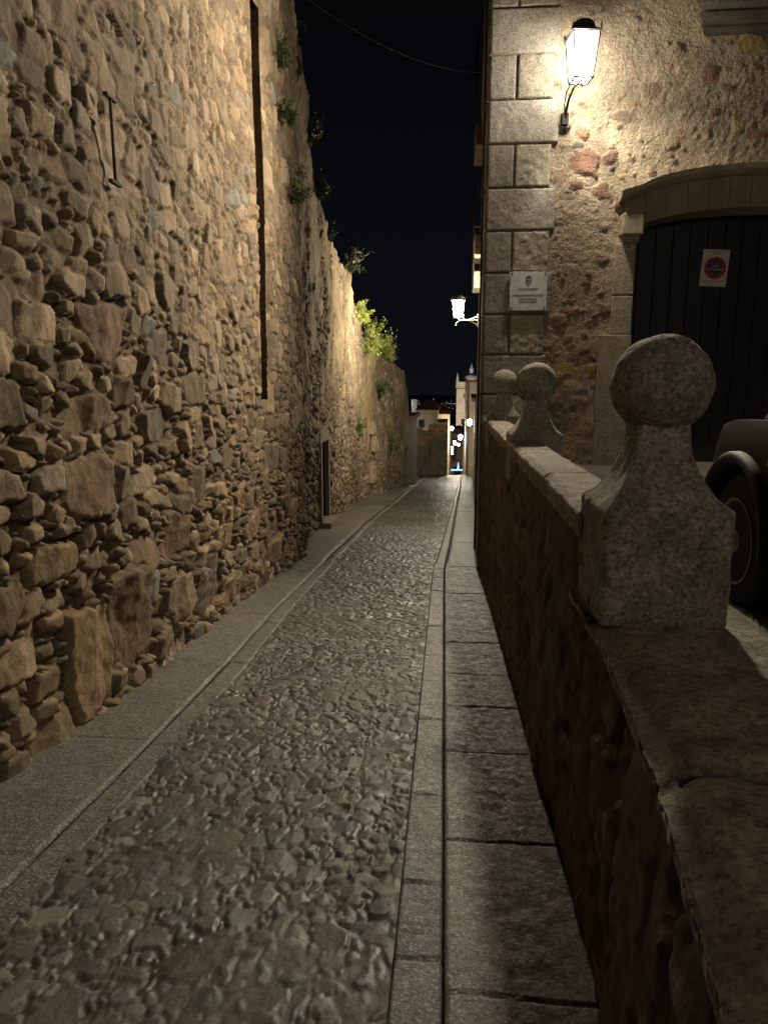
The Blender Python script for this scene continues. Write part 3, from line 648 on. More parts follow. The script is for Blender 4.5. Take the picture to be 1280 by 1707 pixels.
# body behind the faces
bd = MB(); bd.prism([(.62, 9.75), (8.6, 9.75), (8.6, 35), (1.6, 35)], 7.6, 8.5, 'Z'); parent_keep(boxcol(bd.build('roof_slab', M['plaster'], bevel=.02), (.3, .24, .16)), hb)
bd = MB(); bd.box((8.5, 22, 2.6), (.2, 24, 11.9)); bd.box((5, 34.9, 2.6), (6.8, .2, 11.9)); parent_keep(boxcol(bd.build('rear_wall', M['plaster']), (.3, .24, .16)), hb)
# arch: reveal, ring of voussoirs, hood mould
xs = np.linspace(AX - AH, AX + AH, 41); inn = [(float(x), float(intr(x))) for x in xs]
rv = MB(); vs = []; 
pts = [(AX - AH, .3)] + inn + [(AX + AH, .3)]
for (x, z_) in pts: vs += [(x, FY + .05, z_), (x, FY + .5, z_)]
rv.add(vs, [(2 * i, 2 * i + 1, 2 * i + 3, 2 * i + 2) for i in range(len(pts) - 1)])
parent_keep(rv.build('door_reveal', M['sill'], smooth='auto'), hb)
ring = MB(); nv = 13
def extr(x, off): return float(intr(np.array(x))) + off
for v_ in range(nv):
    a, b = AX - AH - .14 + v_ * (2 * AH + .28) / nv + .002, AX - AH - .14 + (v_ + 1) * (2 * AH + .28) / nv - .002
    xx = np.linspace(a, b, 5); lo_ = [(float(x), extr(np.clip(x, AX - AH, AX + AH), .0)) for x in xx]; hi_ = [(float(x), extr(np.clip(x, AX - AH, AX + AH), .40)) for x in xx[::-1]]
    ring.prism(lo_ + hi_, FY - .05, FY + .1)
parent_keep(tag(ring.build('arch_stones', M['sill'], bevel=.006), 'curved dressed stones of the door arch'), hb)
hood = MB(); xx = np.linspace(AX - AH - .22, AX + AH + .22, 45); 
prof = [(.36, -.04), (.36, -.10), (.41, -.17), (.455, -.17), (.475, -.02)]
vs = []
for x in xx:
    zb_ = extr(np.clip(x, AX - AH, AX + AH), 0) - .06 * (np.clip(abs(x - AX) - AH, 0, 1) / .22)
    for (dz, dy) in [(.36, -.04), (.36, -.12), (.40, -.22), (.455, -.24), (.485, -.02)]: vs.append((float(x), FY + dy, zb_ + dz + .012 * (float(vnoise(x * 9, dz * 3, 3)) - .5)))
m5 = len(prof); hood.add(vs, [(i * m5 + j, i * m5 + j + 1, (i + 1) * m5 + j + 1, (i + 1) * m5 + j) for i in range(len(xx) - 1) for j in range(m5 - 1)] + [tuple(range(m5)), tuple((len(xx) - 1) * m5 + j for j in range(m5))][:2])
parent_keep(hood.build('hood_mould', M['sill_lit'], smooth='auto'), hb)
for sgn in (-1, 1):
    im = MB(); xc = AX + sgn * (AH + .05); im.box((xc, FY - .05, ASP + .12), (.26, .22, .26)); im.box((xc, FY - .02, ASP - .04), (.2, .14, .09))
    parent_keep(im.build('impost', M['sill'], bevel=.02), hb)
for sgn in (-1, 1):
    jb = MB()
    for (za, zb) in ((.45, 1.25), (1.256, 2.14)) if sgn > 0 else ((.45, 2.14),):
        jb.box((AX + sgn * (AH + .17), FY + .10, (za + zb) / 2), (.40, .36, zb - za))
    for (za, zb) in ((2.15, 2.62), (2.63, ASP - .08)): jb.box((AX + sgn * (AH + .10), FY + .12, (za + zb) / 2), (.25, .32, zb - za - .004))
    parent_keep(boxcol(jb.build('door_jamb', M['granite'], bevel=.012), (.36, .31, .25)), hb)
dr = MB(); npl = 14
for i in range(npl): wv = (2 * AH + .1) / npl; dr.box((AX - AH - .05 + (i + .5) * wv, FY + .44, 2.12), (wv - .008, .05, 3.26))
dd = parent_keep(dr.build('double_door', M['door'], bevel=.004), hb)
kp = MB(); kp.box((AX, FY + .405, .62), (2 * AH, .02, .22)); kp.box((AX, FY + .40, .735), (2 * AH, .03, .012)); k2 = kp.build('kick_plate', M['paint'], bevel=.002); k2.parent = dd; k2.matrix_parent_inverse = dd.matrix_parent_inverse.copy() if False else Matrix.Translation(-hb.location)
k2.matrix_parent_inverse = dd.matrix_basis.inverted() @ dd.matrix_parent_inverse.inverted() @ Matrix.Translation(-hb.location)
parent_keep(MB().box((AX, FY + .2, .44), (2 * AH, .55, .1)).build('doorstep', M['sill'], bevel=.01), hb)
# window over the door
wn = MB()
mp = [(0.05, 5.98), (-.26, 5.98), (-.26, 5.90), (-.19, 5.895), (-.19, 5.87), (-.225, 5.865), (-.21, 5.81), (-.13, 5.775), (-.12, 5.75), (-.16, 5.745), (-.15, 5.69), (-.06, 5.655), (-.06, 5.62), (-.09, 5.615), (-.08, 5.56), (.05, 5.55)]
vs = []
for (dy, z_) in mp: vs += [(2.74 + (.245 + min(dy, 0)) * 1.0, FY + dy, z_), (5.2, FY + dy, z_)]
wn.add(vs, [(2 * i, 2 * i + 1, 2 * i + 3, 2 * i + 2) for i in range(len(mp) - 1)] + [tuple(2 * i for i in range(len(mp)))])
wn.box((3.02, FY + .02, 6.75), (.2, .16, 1.57)); wn.box((4.45, FY + .02, 6.75), (.2, .16, 1.57)); wn.box((3.74, FY + .02, 7.6), (1.7, .16, .16))
wf = parent_keep(wn.build('window', M['sill_dark'], bevel=.004), hb)
gb = MB()
for i in range(9): gb.tube([(3.14 + i * .145, FY - .03, 5.95), (3.14 + i * .145, FY - .03, 7.5)], .009, 6)
for z_ in (6.25, 6.9): gb.tube([(3.1, FY - .03, z_), (4.35, FY - .03, z_)], .009, 6)
def sub(o, par, root):  # child of a part of root, given in world coordinates
    o.parent = par; o.matrix_parent_inverse = (Matrix.Translation(root.location) @ par.matrix_parent_inverse.inverted() @ Matrix.Identity(4)).inverted() if False else Matrix.Identity(4)
    return o
sub(gb.build('window_bars', M['iron'], smooth=True), wf, hb)
sub(MB().box((3.74, FY + .4, 6.75), (1.4, .04, 1.7)).build('pane', M['glass']), wf, hb)
# iron window cages with stone sills on the lane side, and a balcony pipe
for (yc, zb, zt, pr, ln) in [(19.0, 7.6, 9.6, .22, 1.5), (19.3, 5.2, 6.5, .2, 1.2), (24.0, 5.0, 6.3, .22, 1.2)]:
    xw = float(wallR(yc)) + .02; c_ = MB(); n_ = 8
    y0_, y1_ = yc - ln / 2, yc + ln / 2
    for i in range(n_): yy = y0_ + (y1_ - y0_) * i / (n_ - 1); c_.tube([(xw - pr, yy, zb), (xw - pr, yy, zt)], .012, 5)
    for zz in (zb, (zb + zt) / 2, zt): c_.tube([(xw, y0_, zz), (xw - pr, y0_, zz), (xw - pr, y1_, zz), (xw, y1_, zz)], .012, 5)
    parent_keep(c_.build('window_cage', M['rust'], smooth=True), hb)
    parent_keep(MB().box((xw - pr / 2 + .03, yc, zb - .28), (pr + .06, ln + .2, .5)).build('window_sill', M['sill'], bevel=.03), hb)
parent_keep(MB().tube([(.60, 14.5, 9.2), (.60, 14.5, 7.5), (.60, 14.6, 6.5), (.64, 14.7, 6.35), (.66, 14.7, 5.4)], .035, 10).build('downpipe', M['pipe'], smooth=True), hb)
parent_keep(MB().tube([(.50, 11.6, 9.2), (.50, 11.6, 5.6), (.50, 11.6, -1.2)], .016, 8).build('conduit', M['rust'], smooth=True), hb)

# ================================================================ plaque and no-parking notice
def text(body, size, loc, m, parent, depth=.002, name='lettering', align='CENTER', sx_=1.0):
    cu = bpy.data.curves.new('lettering', 'FONT'); cu.body = body; cu.size = size; cu.align_x = align; cu.align_y = 'CENTER'; cu.extrude = depth
    o = bpy.data.objects.new('tmp', cu); C.objects.link(o); bpy.context.view_layer.update()
    me = bpy.data.meshes.new_from_object(o.evaluated_get(bpy.context.evaluated_depsgraph_get())); bpy.data.objects.remove(o)
    me.materials.clear(); me.transform(Matrix.Scale(sx_, 4, (1, 0, 0))); me.transform(Matrix.Rotation(R_(90), 4, 'X')); t = link(name, me, m, parent); t.location = loc; return t
pq = thing('wall_plaque', 'square white marble plaque with a small crest screwed to the corner blocks', 'plaque', (1.0, 9.42, 2.68))
MB().box((0, 0, 0), (.46, .03, .47)).build('slab', M['marble'], pq, bevel=.003)
cw = MB(); cw.prism([(-.035, .05), (-.03, -.005), (0, -.035), (.03, -.005), (.035, .05), (.026, .05), (.023, 0), (0, -.024), (-.023, 0), (-.026, .05)], -.019, -.015)
cw.prism([(-.036, .056), (-.03, .085), (-.016, .066), (0, .1), (.016, .066), (.03, .085), (.036, .056)], -.019, -.015); cw.box((0, -.017, .022), (.05, .004, .006)); cw.box((0, -.017, .022), (.006, .005, .05))
o = cw.build('crest', M['ink'], pq); o.location = (0, 0, .10)
for (tx, s_, z_) in [('CASA DE LOS CÁCERES', .026, .025), ('DECLARADO DE INTERÉS CULTURAL', .0245, -.05), ('CIUDAD MONUMENTAL', .022, -.093), ('PATRIMONIO MUNDIAL', .022, -.130)]:
    text(tx, s_, (0, -.0165, z_), M['ink'], pq, sx_=.95)
sc_ = MB()
for x_ in (-.21, .21):
    for z_ in (-.215, .215): sc_.lathe([(.001, -.024), (.012, -.022), (.012, -.012)], (x_, 0, z_), 12, 'Y')
for k in range(4):
    s1 = MB().lathe([(.001, -.024), (.012, -.022), (.012, -.012)], ((-.205, .205)[k % 2], 0, (-.21, .21)[k // 2]), 12, 'Y').build('screw', M['iron'], pq, smooth=True)
np_ = thing('parking_notice', 'small white notice with a red disc on the black door', 'sign', (3.295 + .12, 9.90, 3.0))
np_.rotation_euler = (0, R_(3), 0)
MB().box((0, 0, 0), (.335, .008, .46)).build('panel', M['sign_w'], np_, bevel=.002)
MB().lathe([(.001, -.0075), (.138, -.0075), (.138, -.004)], (.005, 0, 0), 40, 'Y').build('disc', M['sign_r'], np_)
MB().lathe([(.001, -.010), (.104, -.010), (.104, -.006)], (.005, 0, 0), 40, 'Y').build('disc_centre', M['sign_b'], np_)
text('NO', .045, (.005, -.0112, .022), M['sign_w'], np_, .001)
text('ESTACIONAR', .033, (.005, -.0112, -.02), M['sign_w'], np_, .001)
text('AYUNTAMIENTO DE', .024, (.02, -.005, .198), M['ink'], np_, .001); text('CÁCERES', .024, (.02, -.005, .170), M['ink'], np_, .001)
text('VADO PERMANENTE', .030, (0, -.005, -.165), M['sign_g'], np_, .001); text('4', .03, (0, -.005, -.205), M['sign_g'], np_, .001)

# ================================================================ STREET LANTERNS
def lantern(root, glow):
    """square tapering lantern, its centre 0.3 above the root; four panes, cap with chimney"""
    b0, b1, h0, h1 = .120, .168, -.26, .25
    fr = MB()
    cs0 = [(sx_ * b0, sy_ * b0, h0) for sx_, sy_ in ((-1, -1), (1, -1), (1, 1), (-1, 1))]; cs1 = [(sx_ * b1, sy_ * b1, h1) for sx_, sy_ in ((-1, -1), (1, -1), (1, 1), (-1, 1))]
    for k in range(4):
        fr.tube([cs0[k], cs1[k]], .010, 6); fr.tube([cs0[k], cs0[(k + 1) % 4]], .011, 6); fr.tube([cs1[k], cs1[(k + 1) % 4]], .009, 6)
    fr.tube([(-b0, 0, h0 - .002), (b0, 0, h0 - .002)], .008, 6); fr.tube([(0, -b0, h0 - .002), (0, b0, h0 - .002)], .009, 6)
    fr.build('frame', M['iron'], root, smooth=True)
    e = .004
    for k in range(4):
        p = [Vector(cs0[k]), Vector(cs0[(k + 1) % 4]), Vector(cs1[(k + 1) % 4]), Vector(cs1[k])]
        p = [Vector((q.x * (1 - .03), q.y * (1 - .03), q.z)) for q in p]; MB().add(p, [(0, 1, 2, 3)]).build('pane', glow, root)
    MB().add([(q[0] * .97, q[1] * .97, q[2] + .003) for q in cs0], [(0, 3, 2, 1)]).build('bottom_pane', glow, root)
    cap = MB(); vs = []
    lv = [(b1 + .02, h1), (b1 + .022, h1 + .015), (b1 - .02, h1 + .04)]
    for (r_, z_) in lv: vs += [(-r_, -r_, z_), (r_, -r_, z_), (r_, r_, z_), (-r_, r_, z_)]
    cap.add(vs, [(i * 4 + k, i * 4 + (k + 1) % 4, (i + 1) * 4 + (k + 1) % 4, (i + 1) * 4 + k) for i in range(len(lv) - 1) for k in range(4)] + [(0, 3, 2, 1), tuple(range(len(lv) * 4 - 4, len(lv) * 4))])
    cp = cap.build('cap', M['cap'], root, bevel=.005)
    MB().lathe([(.150, h1 + .03), (.152, h1 + .09), (.140, h1 + .13), (.105, h1 + .16), (.05, h1 + .18), (.001, h1 + .185)], (0, 0, 0), 28).build('dome', M['cap'], cp, smooth='auto')
    for sx_, sy_ in ((-1, -1), (1, -1), (1, 1), (-1, 1)):
        MB().lathe([(.001, h1 + .10), (.009, h1 + .075), (.013, h1 + .05), (.007, h1 + .02)], (sx_ * (b1 + .012), sy_ * (b1 + .012), 0), 10).build('corner_knob', M['cap'], cp, smooth=True)
l1 = thing('wall_lantern', 'lit square lantern on a curved black bracket above the plaque', 'street lamp', (1.46, 8.97, 5.16), 'lit wall lanterns')
lantern(l1, M['glow'])
point('lantern_bulb', (1.46, 8.97, 5.20), 100, .1)
spot('added_beam', (1.46, 8.93, 5.12), (.35, -.04, -1), 330, 128, .9, .04)  # extra spot added in the lantern to brighten the lower facade
l1.rotation_euler = (0, 0, R_(8)); l1.scale = (.88, .88, .9)
spot('added_beam', (1.44, 8.94, 5.14), (-1, -1.1, -.45), 2150, 134, .9, .22)  # second added spot, throwing more light on the left wall and lane
br = MB(); br.tube([(-.02, .50, -.62), (-.02, .46, -.50), (-.02, .36, -.36), (-.02, .2, -.29), (0, .06, -.285), (0, 0, -.275)], [.02, .02, .017, .015, .013, .012], 10)
br.tube([(-.03, .47, -.55), (-.05, .44, -.40), (-.08, .30, -.30), (-.09, .12, -.28), (-.09, -.05, -.275)], .009, 8); br.tube([(.0, .05, -.27), (.03, .02, -.33), (.03, .02, -.36)], .012, 8)
br.box((-.02, .50, -.58), (.09, .07, .16)); br.tube([(-.02, .51, -.60), (-.02, .51, -.74)], [.02, .012], 8)
br.tube([(-.10, .50, -.66), (-.08, .49, -.70), (-.02, .48, -.71), (.04, .49, -.70), (.06, .50, -.66)], .014, 8)
br.build('bracket', M['iron'], l1, smooth='auto').scale = (1, 1.17, .9)
l2 = thing('wall_lantern', 'glaring lit lantern on a scrolled arm halfway down the lane', 'street lamp', (.27, 20.0, 3.50), 'lit wall lanterns')
lantern(l2, M['glow2']); l2.scale = (1, 1, .88)
point('lantern_bulb', (.27, 20.0, 3.52), 1150, .05)
spot('added_beam', (.26, 20.0, 3.50), (-.42, 1, .06), 3800, 118, 1.0, .05)  # added spot in the far lantern, turned along the lane to brighten the bushes
br = MB(); br.tube([(0, 0, -.27), (.05, 0, -.33), (.53, 0, -.33)], .014, 8); br.tube([(-.02, 0, -.45), (-.05, 0, -.48), (-.07, 0, -.45), (-.04, 0, -.40), (.06, 0, -.34), (.25, 0, -.33), (.42, 0, -.40), (.53, 0, -.50)], .010, 8)
br.tube([(.16, 0, -.20), (.13, 0, -.17), (.12, 0, -.22), (.18, 0, -.31), (.30, 0, -.32), (.42, 0, -.27), (.53, 0, -.20)], .010, 8); br.box((.54, 0, -.34), (.03, .06, .4))
br.build('bracket', M['pipe'], l2, smooth='auto')

# overhead cable
cb = []
A_, B_ = Vector((.62, 15.0, 7.40)), Vector((-2.2, 10.2, 6.7))
for i in range(25):
    t = i / 24; p = A_.lerp(B_, t); p.z -= .55 * 4 * t * (1 - t) * .5; cb.append(p)
tag(MB().tube(cb, .006, 6).build('overhead_cable', M['rust'], smooth=True), 'thin cable slung across the dark sky between house and town wall', 'cable')
# iron wall tie on the near wall
wt = thing('wall_tie', 'rusty iron I-shaped wall tie on the near rubble wall', 'wall tie', (-1.94, 4.25, 2.92))
MB().tube([(0, 0, -.22), (0, 0, .22)], .009, 8).build('rod', M['rust'], wt, smooth=True)
for z_ in (-.23, .23): MB().box((0, 0, z_), (.03, .13, .022)).build('end_bar', M['rust'], wt, bevel=.006)

# ================================================================ PLANTS
def foliage(name, n, spread, leaf, seed, cols, parent, stems=30, up=.6, lean=(0, 0), m='leaf'):
    """branches fanning out of a root with small folded leaves along them"""
    r = rng(seed); V_ = []; F_ = []; Cc = []; cols = np.array(cols)
    ends = []
    for s_ in range(stems):
        d = r.randn(3) * np.array(spread); d[2] = abs(d[2]) * up + r.rand() * spread[2] * .4; d[0] += lean[0]; d[1] += lean[1]
        bend = r.randn(3) * .12 * np.linalg.norm(d)
        ends.append((d, bend, r.randn(3) * np.array(spread) * .22))
    per = n // stems
    for (d, bend, o) in ends:
        base = cols[r.randint(len(cols))] * (.7 + .6 * r.rand())
        for k in range(per):
            t = .15 + .85 * r.rand() ** .8; p = o + d * t + bend * t * t + r.randn(3) * .045 * np.linalg.norm(d) * t
            a = r.randn(3); a[2] += .4; a /= np.linalg.norm(a); b = np.cross(a, r.randn(3)); b /= np.linalg.norm(b) + 1e-6
            l = leaf * (.6 + .8 * r.rand()); w_ = l * .38; c = np.cross(a, b) * w_ * .25
            i0 = len(V_) ; V_ += [p, p + a * l * .5 + b * w_ * .5 + c, p + a * l, p + a * l * .5 - b * w_ * .5 + c]; F_.append((i0, i0 + 1, i0 + 2, i0 + 3)); Cc += [base * (.8 + .4 * r.rand())] * 4
    me = arrays_to_mesh(name, np.array(V_), np.array(F_), np.array(Cc), smooth=False); o = link(name, me, M[m], parent)
    st_ = MB()
    for (d, bend, of) in ends:
        pts = [of + d * t + bend * t * t for t in (0, .33, .66, .97)]; st_.tube(pts, [leaf * .09, leaf * .07, leaf * .05, leaf * .03], 4)
    return o, st_
GRN = [(.06, .10, .02), (.08, .13, .03), (.10, .14, .04), (.05, .075, .02)]
LIT_LEAF = [(.30, .36, .07), (.36, .42, .09), (.24, .30, .05), (.38, .40, .15)]  # greens raised past leaf colour so the bushes look lamplit
M['stem'] = mat('stem', base=(.10, .08, .04), n1=None, n2=None, bump=None)
def plant(loc, label, n, spread, leaf, seed, cols, stems, up=1.0, lean=(0, 0), name='wall_plant', cat='plant', group=None):
    p = thing(name, label, cat, loc, group)
    o, s_ = foliage('foliage', n, spread, leaf, seed, cols, p, stems, up, lean); s_.build('stems', M['stem'], p, smooth=True)
    return p
B = 'bushes lit up on top of the town wall'
plant((-2.95, 23.8, 3.55), 'slim brightly lit yellow-green bush, leftmost of the lit ones on the wall', 4500, (.13, .42, .26), .07, 101, LIT_LEAF, 44, 1.3, (.12, 0), 'bush', 'bush', B)
plant((-2.95, 27.3, 2.75), 'biggest and brightest yellow-green bush on top of the town wall', 11000, (.22, 1.05, .30), .08, 102, LIT_LEAF, 90, 1.1, (.16, 0), 'bush', 'bush', B)
plant((-2.62, 31.2, 2.55), 'feathery lit bush at the right end of the bright ones, by the small pier', 5000, (.16, .6, .30), .065, 103, LIT_LEAF, 56, 1.3, (.08, 0), 'bush', 'bush', B)
plant((-2.8, 20.6, 4.6), 'dark bush with pale leaf tips on the wall top left of the bright bushes', 420, (.22, .35, .35), .08, 104, [(.04, .06, .03), (.05, .07, .03), (.2, .2, .14)], 22, 1.2, (.25, 0), 'bush', 'bush')
Wg = 'weeds growing out of the wall top'
for (i, (y, z, x, sc, lab)) in enumerate([
    (11.3, 6.5, -2.4, .16, 'highest tuft of weeds at the very top of the wall silhouette'),
    (13.4, 5.75, -2.5, .15, 'dark tuft of weeds sticking out of the wall top against the sky'),
    (15.0, 5.25, -2.6, .17, 'bushy dark tuft hanging over the wall top above the small doorway'),
    (17.0, 4.8, -2.75, .12, 'small dry tuft on the wall top between the dark tuft and the dark bush')]):
    plant((x, y, z), lab, 700, (sc * .5, sc, sc), .07, 120 + i, GRN, 26, 1.0, (sc * .5, 0), 'weed_tuft', 'weeds', Wg)
for (i, (y, z, x, sc, lab)) in enumerate([
    (9.3, 5.35, -2.08, .2, 'green weeds rooted in the wall just right of the chase, the upper patch'),
    (9.45, 4.75, -2.02, .16, 'small green weeds right of the chase, halfway between two patches'),
    (9.9, 3.95, -2.03, .2, 'green weeds right of the chase, the lowest patch on the lit wall'),
    (23.6, -.15, -2.95, .35, 'round mossy plant low on the wall past the doorway'),
    (31.5, -1.3, -2.5, .5, 'dark fern-like plant hanging on the far stained wall'),
    (29.6, 1.1, -2.65, .4, 'creeping green patch below the top of the far stained wall')]):
    plant((x, y, z), lab, 700, (sc * .3, sc, sc), .045 if y < 12 else .08, 140 + i, GRN, 24, .9 if y > 12 else .8, (sc * .25, 0), 'wall_weed', 'weeds')

# ================================================================ CAR on the terrace
CX0, CX1, CYN, CYT, GZ = 1.40, 3.02, 3.93, .25, .48     # left side, right side, nose, tail, ground
car = thing('parked_car', 'dark grey compact off-roader parked nose towards the arched door', 'car', ((CX0 + CX1) / 2, 2.1, GZ))
def carpart(mb, name, m, parent=car, **kw):
    o = mb.build(name, m, **kw); o.parent = parent
    if parent is car: o.matrix_parent_inverse = Matrix.Translation(-car.location)
    return o
W1, W2, WR = 3.50, 1.0, .31     # wheel centres (y), radius
def arch_pts(yc, r0, n=12): return [(yc + r0 * math.cos(a), GZ + WR + .02 + r0 * math.sin(a)) for a in np.linspace(0, math.pi, n)]
side = [(CYN - .02, GZ + .32), (CYN - .0, GZ + .55), (CYN - .05, GZ + .74), (CYN - .14, GZ + .86), (CYN - .28, GZ + .89), (2.75, GZ + .92), (2.72, GZ + .935), (CYT + .02, GZ + .95), (CYT, GZ + .40), (W2 - .42, GZ + .30)]
side += [p for p in arch_pts(W2, .40)[::-1]] + [(W2 + .42, GZ + .24), (W1 - .42, GZ + .24)] + [p for p in arch_pts(W1, .40)[::-1]]
bm_ = MB(); n = len(side)
def ring_at(x, ins, top_in): return [(x, y, z) for (y, z) in side]
xsn = [(CX0 + .055, .0), (CX0 + .015, 0), (CX0, 0), (CX0 + .0, 0)]
# loft from the left flank to the right flank, the shoulder tucked in a little
secs = []
for (x, k) in [(CX0, 1.0), (CX0 + .02, .0), (CX1 - .02, .0), (CX1, 1.0)]:
    ring_ = []
    for (y, z) in side:
        yy, zz = y, z
        if k: 
            yy = min(y, CYN - .10) if y > 3.5 else max(y, CYT + .06); zz = z - (.05 if z > GZ + .82 else 0)
        ring_.append((x, yy, zz))
    secs.append(ring_)
vs = [p for s_ in secs for p in s_]
fs = [(i * n + k, i * n + (k + 1) % n, (i + 1) * n + (k + 1) % n, (i + 1) * n + k) for i in range(3) for k in range(n)] + [tuple(range(n)), tuple(3 * n + k for k in range(n))]
carpart(bm_.add(vs, fs), 'body', M['paint'], bevel=.02, seg=3, smooth='auto')
bn = MB(); vs = []
for (y, zt, ins) in [(2.70, 1.02, .10), (3.0, 1.01, .11), (3.35, .995, .13), (3.62, .965, .17), (3.76, .915, .22)]:
    vs += [(CX0 + ins - .03, y, GZ + zt - .07), (CX0 + ins, y, GZ + zt - .012), (CX0 + ins + .05, y, GZ + zt), (CX0 + .8, y, GZ + zt + .02), (CX1 - ins - .05, y, GZ + zt), (CX1 - ins, y, GZ + zt - .012), (CX1 - ins + .03, y, GZ + zt - .07)]
fs = [(i * 7 + k, i * 7 + k + 1, (i + 1) * 7 + k + 1, (i + 1) * 7 + k) for i in range(4) for k in range(6)] + [tuple(range(7)), tuple(28 + k for k in range(7))] + [(i * 7, (i + 1) * 7, (i + 1) * 7 + 6, i * 7 + 6) for i in range(4)]
carpart(bn.add(vs, fs), 'bonnet', M['paint'], smooth='auto')
cab = MB(); cabp = [(2.74, GZ + .92), (2.18, GZ + 1.55), (1.9, GZ + 1.62), (.55, GZ + 1.60), (.32, GZ + 1.50), (CYT + .02, GZ + .92)]
vs = [];
for (x, k) in [(CX0 + .03, 0), (CX1 - .03, 0)]:
    for (y, z) in cabp: vs.append((x + (.14 if x < 2 else -.14) * max(0, (z - GZ - .95)) / .65, y, z))
cab.add(vs, [tuple(range(6)), tuple(range(6, 12))] + [(i, (i + 1) % 6, (i + 1) % 6 + 6, i + 6) for i in range(6)])
carpart(cab, 'cabin', M['paint'], bevel=.035, seg=3, smooth='auto')
for sg, xx_ in ((1, CX0), (-1, CX1)):
    for (ya, yb, yc_, yd) in [(1.62, 2.55, 2.12, 1.62), (.48, 1.54, 1.54, .60)]:
        w_ = MB(); q_ = [(ya, GZ + .97), (yb, GZ + .97), (yc_, GZ + 1.47), (yd, GZ + 1.47)]
        w_.add([(xx_ + sg * (.024 + .14 * max(0, (z - GZ - .95)) / .65), y, z) for (y, z) in q_] + [(xx_ + sg * (.05 + .14 * max(0, (z - GZ - .95)) / .65), y, z) for (y, z) in q_], [(0, 1, 2, 3), (7, 6, 5, 4), (0, 4, 5, 1), (1, 5, 6, 2), (2, 6, 7, 3), (3, 7, 4, 0)])
        carpart(w_, 'side_window', M['glass'], bevel=.004)
ws = MB(); ws.add([(CX0 + .12, 2.715, GZ + .96), (CX1 - .12, 2.715, GZ + .96), (CX1 - .22, 2.225, GZ + 1.515), (CX0 + .22, 2.225, GZ + 1.515)] + [(CX0 + .12, 2.69, GZ + .94), (CX1 - .12, 2.69, GZ + .94), (CX1 - .22, 2.2, GZ + 1.50), (CX0 + .22, 2.2, GZ + 1.50)], [(0, 1, 2, 3), (7, 6, 5, 4), (0, 4, 5, 1), (1, 5, 6, 2), (2, 6, 7, 3), (3, 7, 4, 0)])
carpart(ws, 'windscreen', M['glass'])
carpart(MB().box(((CX0 + CX1) / 2, CYT - .004, GZ + 1.2), (1.1, .03, .42)), 'rear_window', M['glass'], bevel=.01)
for sg, xx_ in ((1, CX0), (-1, CX1)):     # flared arches, broad and round
    for yc_ in (W1, W2):
        f_ = MB(); vs = []; pr = [(.42, .02), (.415, -.03), (.395, -.05), (.37, -.045), (.355, -.02), (.352, .08)]
        angs = np.linspace(-.12, math.pi + .12, 25)
        for a in angs:
            for (r_, dx) in pr: vs.append((xx_ + sg * dx, yc_ + r_ * math.cos(a), GZ + WR + .02 + r_ * math.sin(a)))
        f_.add(vs, [(i * 6 + k, i * 6 + k + 1, (i + 1) * 6 + k + 1, (i + 1) * 6 + k) for i in range(24) for k in range(5)])
        carpart(f_, 'wheel_arch', M['trim'], smooth=True)
        ln_ = MB(); vs = []
        for a in angs:
            for dx in (.02, .30): vs.append((xx_ + sg * dx, yc_ + .372 * math.cos(a), GZ + WR + .02 + .372 * math.sin(a)))
        ln_.add(vs, [(2 * i, 2 * i + 1, 2 * i + 3, 2 * i + 2) for i in range(24)]); ln_.box((xx_ + sg * .33, yc_, GZ + .5), (.02, .78, .5)); carpart(ln_, 'arch_liner', M['tyre'])
        # wheel
        wh = MB(); wx = xx_ + sg * .005
        wh.lathe([(.20, .0), (.285, -.004), (.318, .012), (.335, .05), (.335, .16), (.318, .19), (.20, .2)][::1] if sg > 0 else [(.20, -.0), (.285, .004), (.318, -.012), (.335, -.05), (.335, -.16), (.318, -.19), (.20, -.2)], (wx, yc_, GZ + WR), 36, 'X')
        wo_ = carpart(wh, 'wheel', M['tyre'], smooth='auto')
        rm = MB(); d_ = sg
        rm.lathe([(.205, d_ * .004), (.212, -d_ * .008), (.200, -d_ * .006), (.190, d_ * .02), (.150, d_ * .035), (.12, d_ * .022), (.07, d_ * .010), (.045, -d_ * .005), (.035, -d_ * .012), (.001, -d_ * .014)], (wx, yc_, GZ + WR), 36, 'X')
        ro = carpart(rm, 'rim', M['rim'], parent=wo_, smooth='auto'); ro = ro; ro.matrix_parent_inverse = Matrix.Identity(4)
        def small(mb, nm): q_ = carpart(mb, nm, M['tyre'], parent=wo_); q_.matrix_parent_inverse = Matrix.Identity(4)
        for k in range(8):
            a = k * math.pi / 4 + .2; small(MB().lathe([(.001, d_ * .020), (.022, d_ * .021), (.022, d_ * .04)], (wx, yc_ + .155 * math.cos(a), GZ + WR + .155 * math.sin(a)), 12, 'X'), 'rim_hole')
        for k in range(5):
            a = k * math.pi / 2.5; small(MB().lathe([(.001, d_ * .004), (.008, d_ * .004), (.008, d_ * .03)], (wx, yc_ + .06 * math.cos(a), GZ + WR + .06 * math.sin(a)), 8, 'X'), 'wheel_nut')
bp = MB(); bp.prism([(CX0 + .03, CYN - .22), (CX0 + .02, CYN - .04), (CX0 + .12, CYN + .06), (CX1 - .12, CYN + .06), (CX1 - .02, CYN - .04), (CX1 - .03, CYN - .22)], GZ + .24, GZ + .54, 'Z')
carpart(bp, 'front_bumper', M['trim'], bevel=.03, seg=3, smooth='auto')
bp = MB(); bp.box(((CX0 + CX1) / 2, CYT - .03, GZ + .42), (1.56, .16, .24)); carpart(bp, 'rear_bumper', M['trim'], bevel=.03, smooth='auto')
carpart(MB().box(((CX0 + CX1) / 2, CYN + .0, GZ + .66), (.9, .03, .14)), 'grille', M['trim'], bevel=.01)
